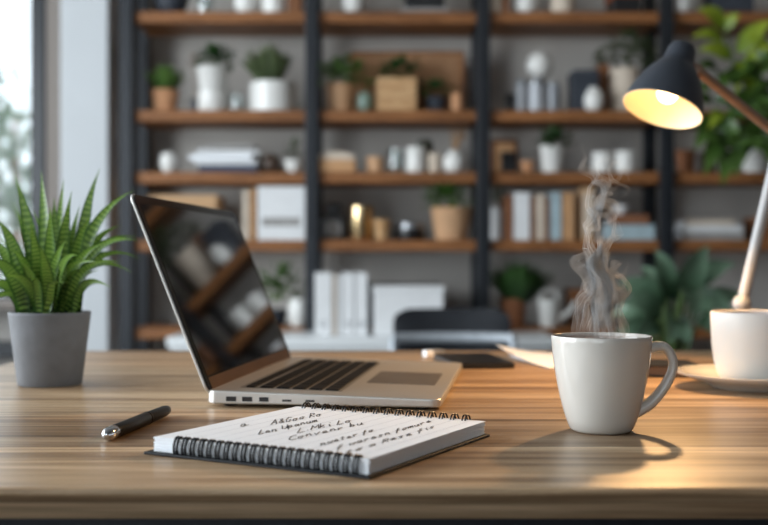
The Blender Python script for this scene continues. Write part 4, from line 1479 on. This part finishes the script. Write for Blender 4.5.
# ------------------------------------------------------------------ things at the back of the desk
c = V(.127, 1.530, DESK)
rz = math.radians(8)
Rz = Matrix.Rotation(rz, 3, 'Z')
t = thing('smartphone', c, 'black smartphone lying flat beyond the laptop', 'phone')
q = MB()
wedge_slab(q, rounded_rect(.086, .165, .012), lambda f: 0, lambda f: .008, lambda a, b_, z: c + Rz @ V(a - .043, b_ - .0825, z))
q.build('case', black_plastic, t, bev=.0015)
q = MB()
wedge_slab(q, rounded_rect(.080, .159, .010), lambda f: .0081, lambda f: .0086, lambda a, b_, z: c + Rz @ V(a - .040, b_ - .0795, z))
q.build('screen', mat('phone_screen', (10, 10, 12), .35, var=.02, spec=.25), t)
c = V(.076, 1.645, DESK)
t = thing('eraser', c, 'small white eraser lying at the far corner of the black phone', 'eraser')
MB().box(c + V(0, 0, .005), (.030, .016, .010), .3).build('rubber', paper, t, bev=.002)
MB().box(c + V(.006, .002, .0051), (.018, .0166, .0106), .3).build('sleeve', grey_cloth, t, bev=.001)
# loose sheets
for k, (dz, da, lab) in enumerate(((0, 0, 'lower white sheet of paper lying behind the mug'), (.0012, .10, 'upper white sheet of paper lying askew behind the mug'))):
    q = MB()
    a0 = math.radians(9.7) + da
    c0 = V(.225, 1.452 + .004 * k, DESK + dz)
    R2 = Matrix.Rotation(a0, 3, 'Z')
    vs, fs = [], []
    for j in range(9):
        for i in range(7):
            x, y = .125 * i / 6, .195 * j / 8
            vs.append(c0 + R2 @ V(x, y, (.0006 + .0022 * (i / 6 - .5) ** 2 * (j / 8)) + k * .016 * (1 - i / 6) ** 2 * (j / 8) ** 2))
    n = len(vs)
    vs += [v + V(0, 0, .0004) for v in vs]
    for j in range(8):
        for i in range(6):
            a = j * 7 + i
            fs += [(a, a + 7, a + 8, a + 1), (n + a, n + a + 1, n + a + 8, n + a + 7)]
    rim = [i for i in range(7)] + [j * 7 + 6 for j in range(1, 9)] + [56 + i for i in range(5, -1, -1)] + [j * 7 for j in range(7, 0, -1)]
    for a, b_ in zip(rim, rim[1:] + rim[:1]):
        fs.append((a, b_, n + b_, n + a))
    q.add(vs, fs)
    tag(q.build('paper_sheet', paper, smooth=True), lab, 'paper', 'loose sheets behind the mug')
# small black notebook seen through the mug handle
c = V(.335, 1.388, DESK)
rz = math.radians(-5)
t = thing('notebook', c, 'small closed black notebook lying behind the mug handle', 'notebook')
Rz = Matrix.Rotation(rz, 3, 'Z')
q = MB()
q.box(c + V(0, 0, .001), (.135, .085, .002), rz).box(c + V(0, 0, .0145), (.135, .085, .002), rz).box(c + Rz @ V(0, .0415, .0078), (.135, .002, .0155), rz)
q.build('cover', cov, t, bev=.0008)
MB().box(c + V(0, 0, .0078), (.129, .078, .0112), rz).build('pages', mat('brown_pages', (120, 100, 84), .8), t)  # pages in a dull brown

# ------------------------------------------------------------------ steam above the mug
c = V(.1865, .9205, DESK + .0805)
m = bpy.data.materials.new('steam_vapour')
m.use_nodes = True
nt = m.node_tree
nt.nodes.clear()
out = nt.nodes.new('ShaderNodeOutputMaterial')
vsc = nt.nodes.new('ShaderNodeVolumeScatter')
vsc.inputs['Color'].default_value = (.96, .96, .97, 1)
vsc.inputs['Anisotropy'].default_value = 0.1
vsc.inputs['Density'].default_value = 310.0
nt.links.new(vsc.outputs[0], out.inputs['Volume'])
rng = random.Random(23)
noise.seed_set(17)
steam_mb = MB()


def wisp(path, radii, walls, sq, spin):
    """a thin curled veil of vapour: a tube with a fine wall, open air inside"""
    for inner in (0, 1):
        n = len(path)
        seg = 22
        vs, fs = [], []
        nrm = V(1, 0, 0)
        for i in range(n):
            t_ = (path[min(n - 1, i + 1)] - path[max(0, i - 1)]).normalized()
            nrm = (nrm - t_ * nrm.dot(t_)).normalized()
            b_ = t_.cross(nrm)
            tw = spin * i / n
            for k in range(seg):
                a = 2 * math.pi * k / seg
                w_ = 1 + .16 * math.sin(3 * a + i * .13) + .08 * math.sin(5 * a - i * .21)
                r = radii[i]
                x, y = r * w_ * math.cos(a), r * w_ * sq * math.sin(a)
                if inner:
                    l = math.hypot(x, y)
                    f_ = max(.05, 1 - walls[i] / l)
                    x, y = x * f_, y * f_
                vs.append(path[i] + nrm * (x * math.cos(tw) - y * math.sin(tw)) + b_ * (x * math.sin(tw) + y * math.cos(tw)))
        for i in range(n - 1):
            for k in range(seg):
                k2 = (k + 1) % seg
                q = (i * seg + k, i * seg + k2, (i + 1) * seg + k2, (i + 1) * seg + k)
                fs.append(tuple(reversed(q)) if inner else q)
        e0, e1 = tuple(reversed(range(seg))), tuple(range((n - 1) * seg, n * seg))
        fs += [tuple(reversed(e0)), tuple(reversed(e1))] if inner else [e0, e1]
        steam_mb.add(vs, fs)


def swirl(p, z):
    k = min(1, z / .05)
    a = noise.noise_vector(p * 34) * .013 * k
    b_ = noise.noise_vector(p * 78 + V(3, 1, 7)) * .0062 * k
    return a + b_


NW = 21
for k in range(NW):
    a0 = 2.4 * k + rng.uniform(-.4, .4)
    rb = .026 * math.sqrt((k + .5) / NW)
    H = rng.uniform(.055, .105) if k % 4 else rng.uniform(.12, .170)
    om = rng.choice((-1, 1)) * rng.uniform(45, 120)
    ph = rng.uniform(0, 6.28)
    r0 = rng.uniform(.0025, .0065)
    path, radii, walls = [], [], []
    n = 90
    for i in range(n):
        q = i / (n - 1)
        z = H * q
        pull = 1 / (1 + (z / .035) ** 2)
        base = V(rb * math.cos(a0), rb * .9 * math.sin(a0), 0) * (.25 + .75 * pull)
        R_ = min(.0075, .09 * z)
        p = base + V(R_ * math.cos(ph + om * z), R_ * math.sin(ph + om * z), z)
        p = p + swirl(p + V(.4, .2, 0), z)
        path.append(c + p)
        e = math.sin(math.pi * min(1, max(0, .02 + .96 * q))) ** .6
        radii.append(.0003 + r0 * e * (1 + .35 * math.sin(q * 9 + ph)) * (1 - .35 * q))
        walls.append((.00050 if H < .11 else .00036) * e * (1 - .55 * q) + .00004)
    wisp(path, radii, walls, rng.uniform(.25, .6), rng.uniform(-5, 5))
# curls rolling off the column
for k in range(20):
    z0 = rng.uniform(.03, .105) if k % 5 else rng.uniform(.105, .14)
    o_ = V(rng.uniform(-.014, .014), rng.uniform(-.006, .006), z0)
    rad = rng.uniform(.0045, .0095) * (1.0 if z0 < .12 else 1.15)
    sg = rng.choice((-1, 1))
    ph = rng.uniform(0, 6.28)
    path, radii, walls = [], [], []
    n = 60
    for i in range(n):
        q = i / (n - 1)
        a = ph + sg * q * 6.9
        rr = rad * (1.15 - .55 * q)
        p = o_ + V(rr * math.cos(a), .004 * q + .3 * rr * math.sin(a * .5), rr * math.sin(a) + .008 * q)
        path.append(c + p + swirl(p, z0) * .8)
        e = math.sin(math.pi * min(1, .02 + .96 * q)) ** .7
        radii.append(.0002 + .0021 * e)
        walls.append((.00040 if z0 < .11 else .00018) * e + .00003)
    wisp(path, radii, walls, .5, 3)
st = steam_mb.build('steam', m, origin=c, smooth=True)
tag(st, 'wisps of white steam rising from the coffee mug', 'steam', kind='stuff')
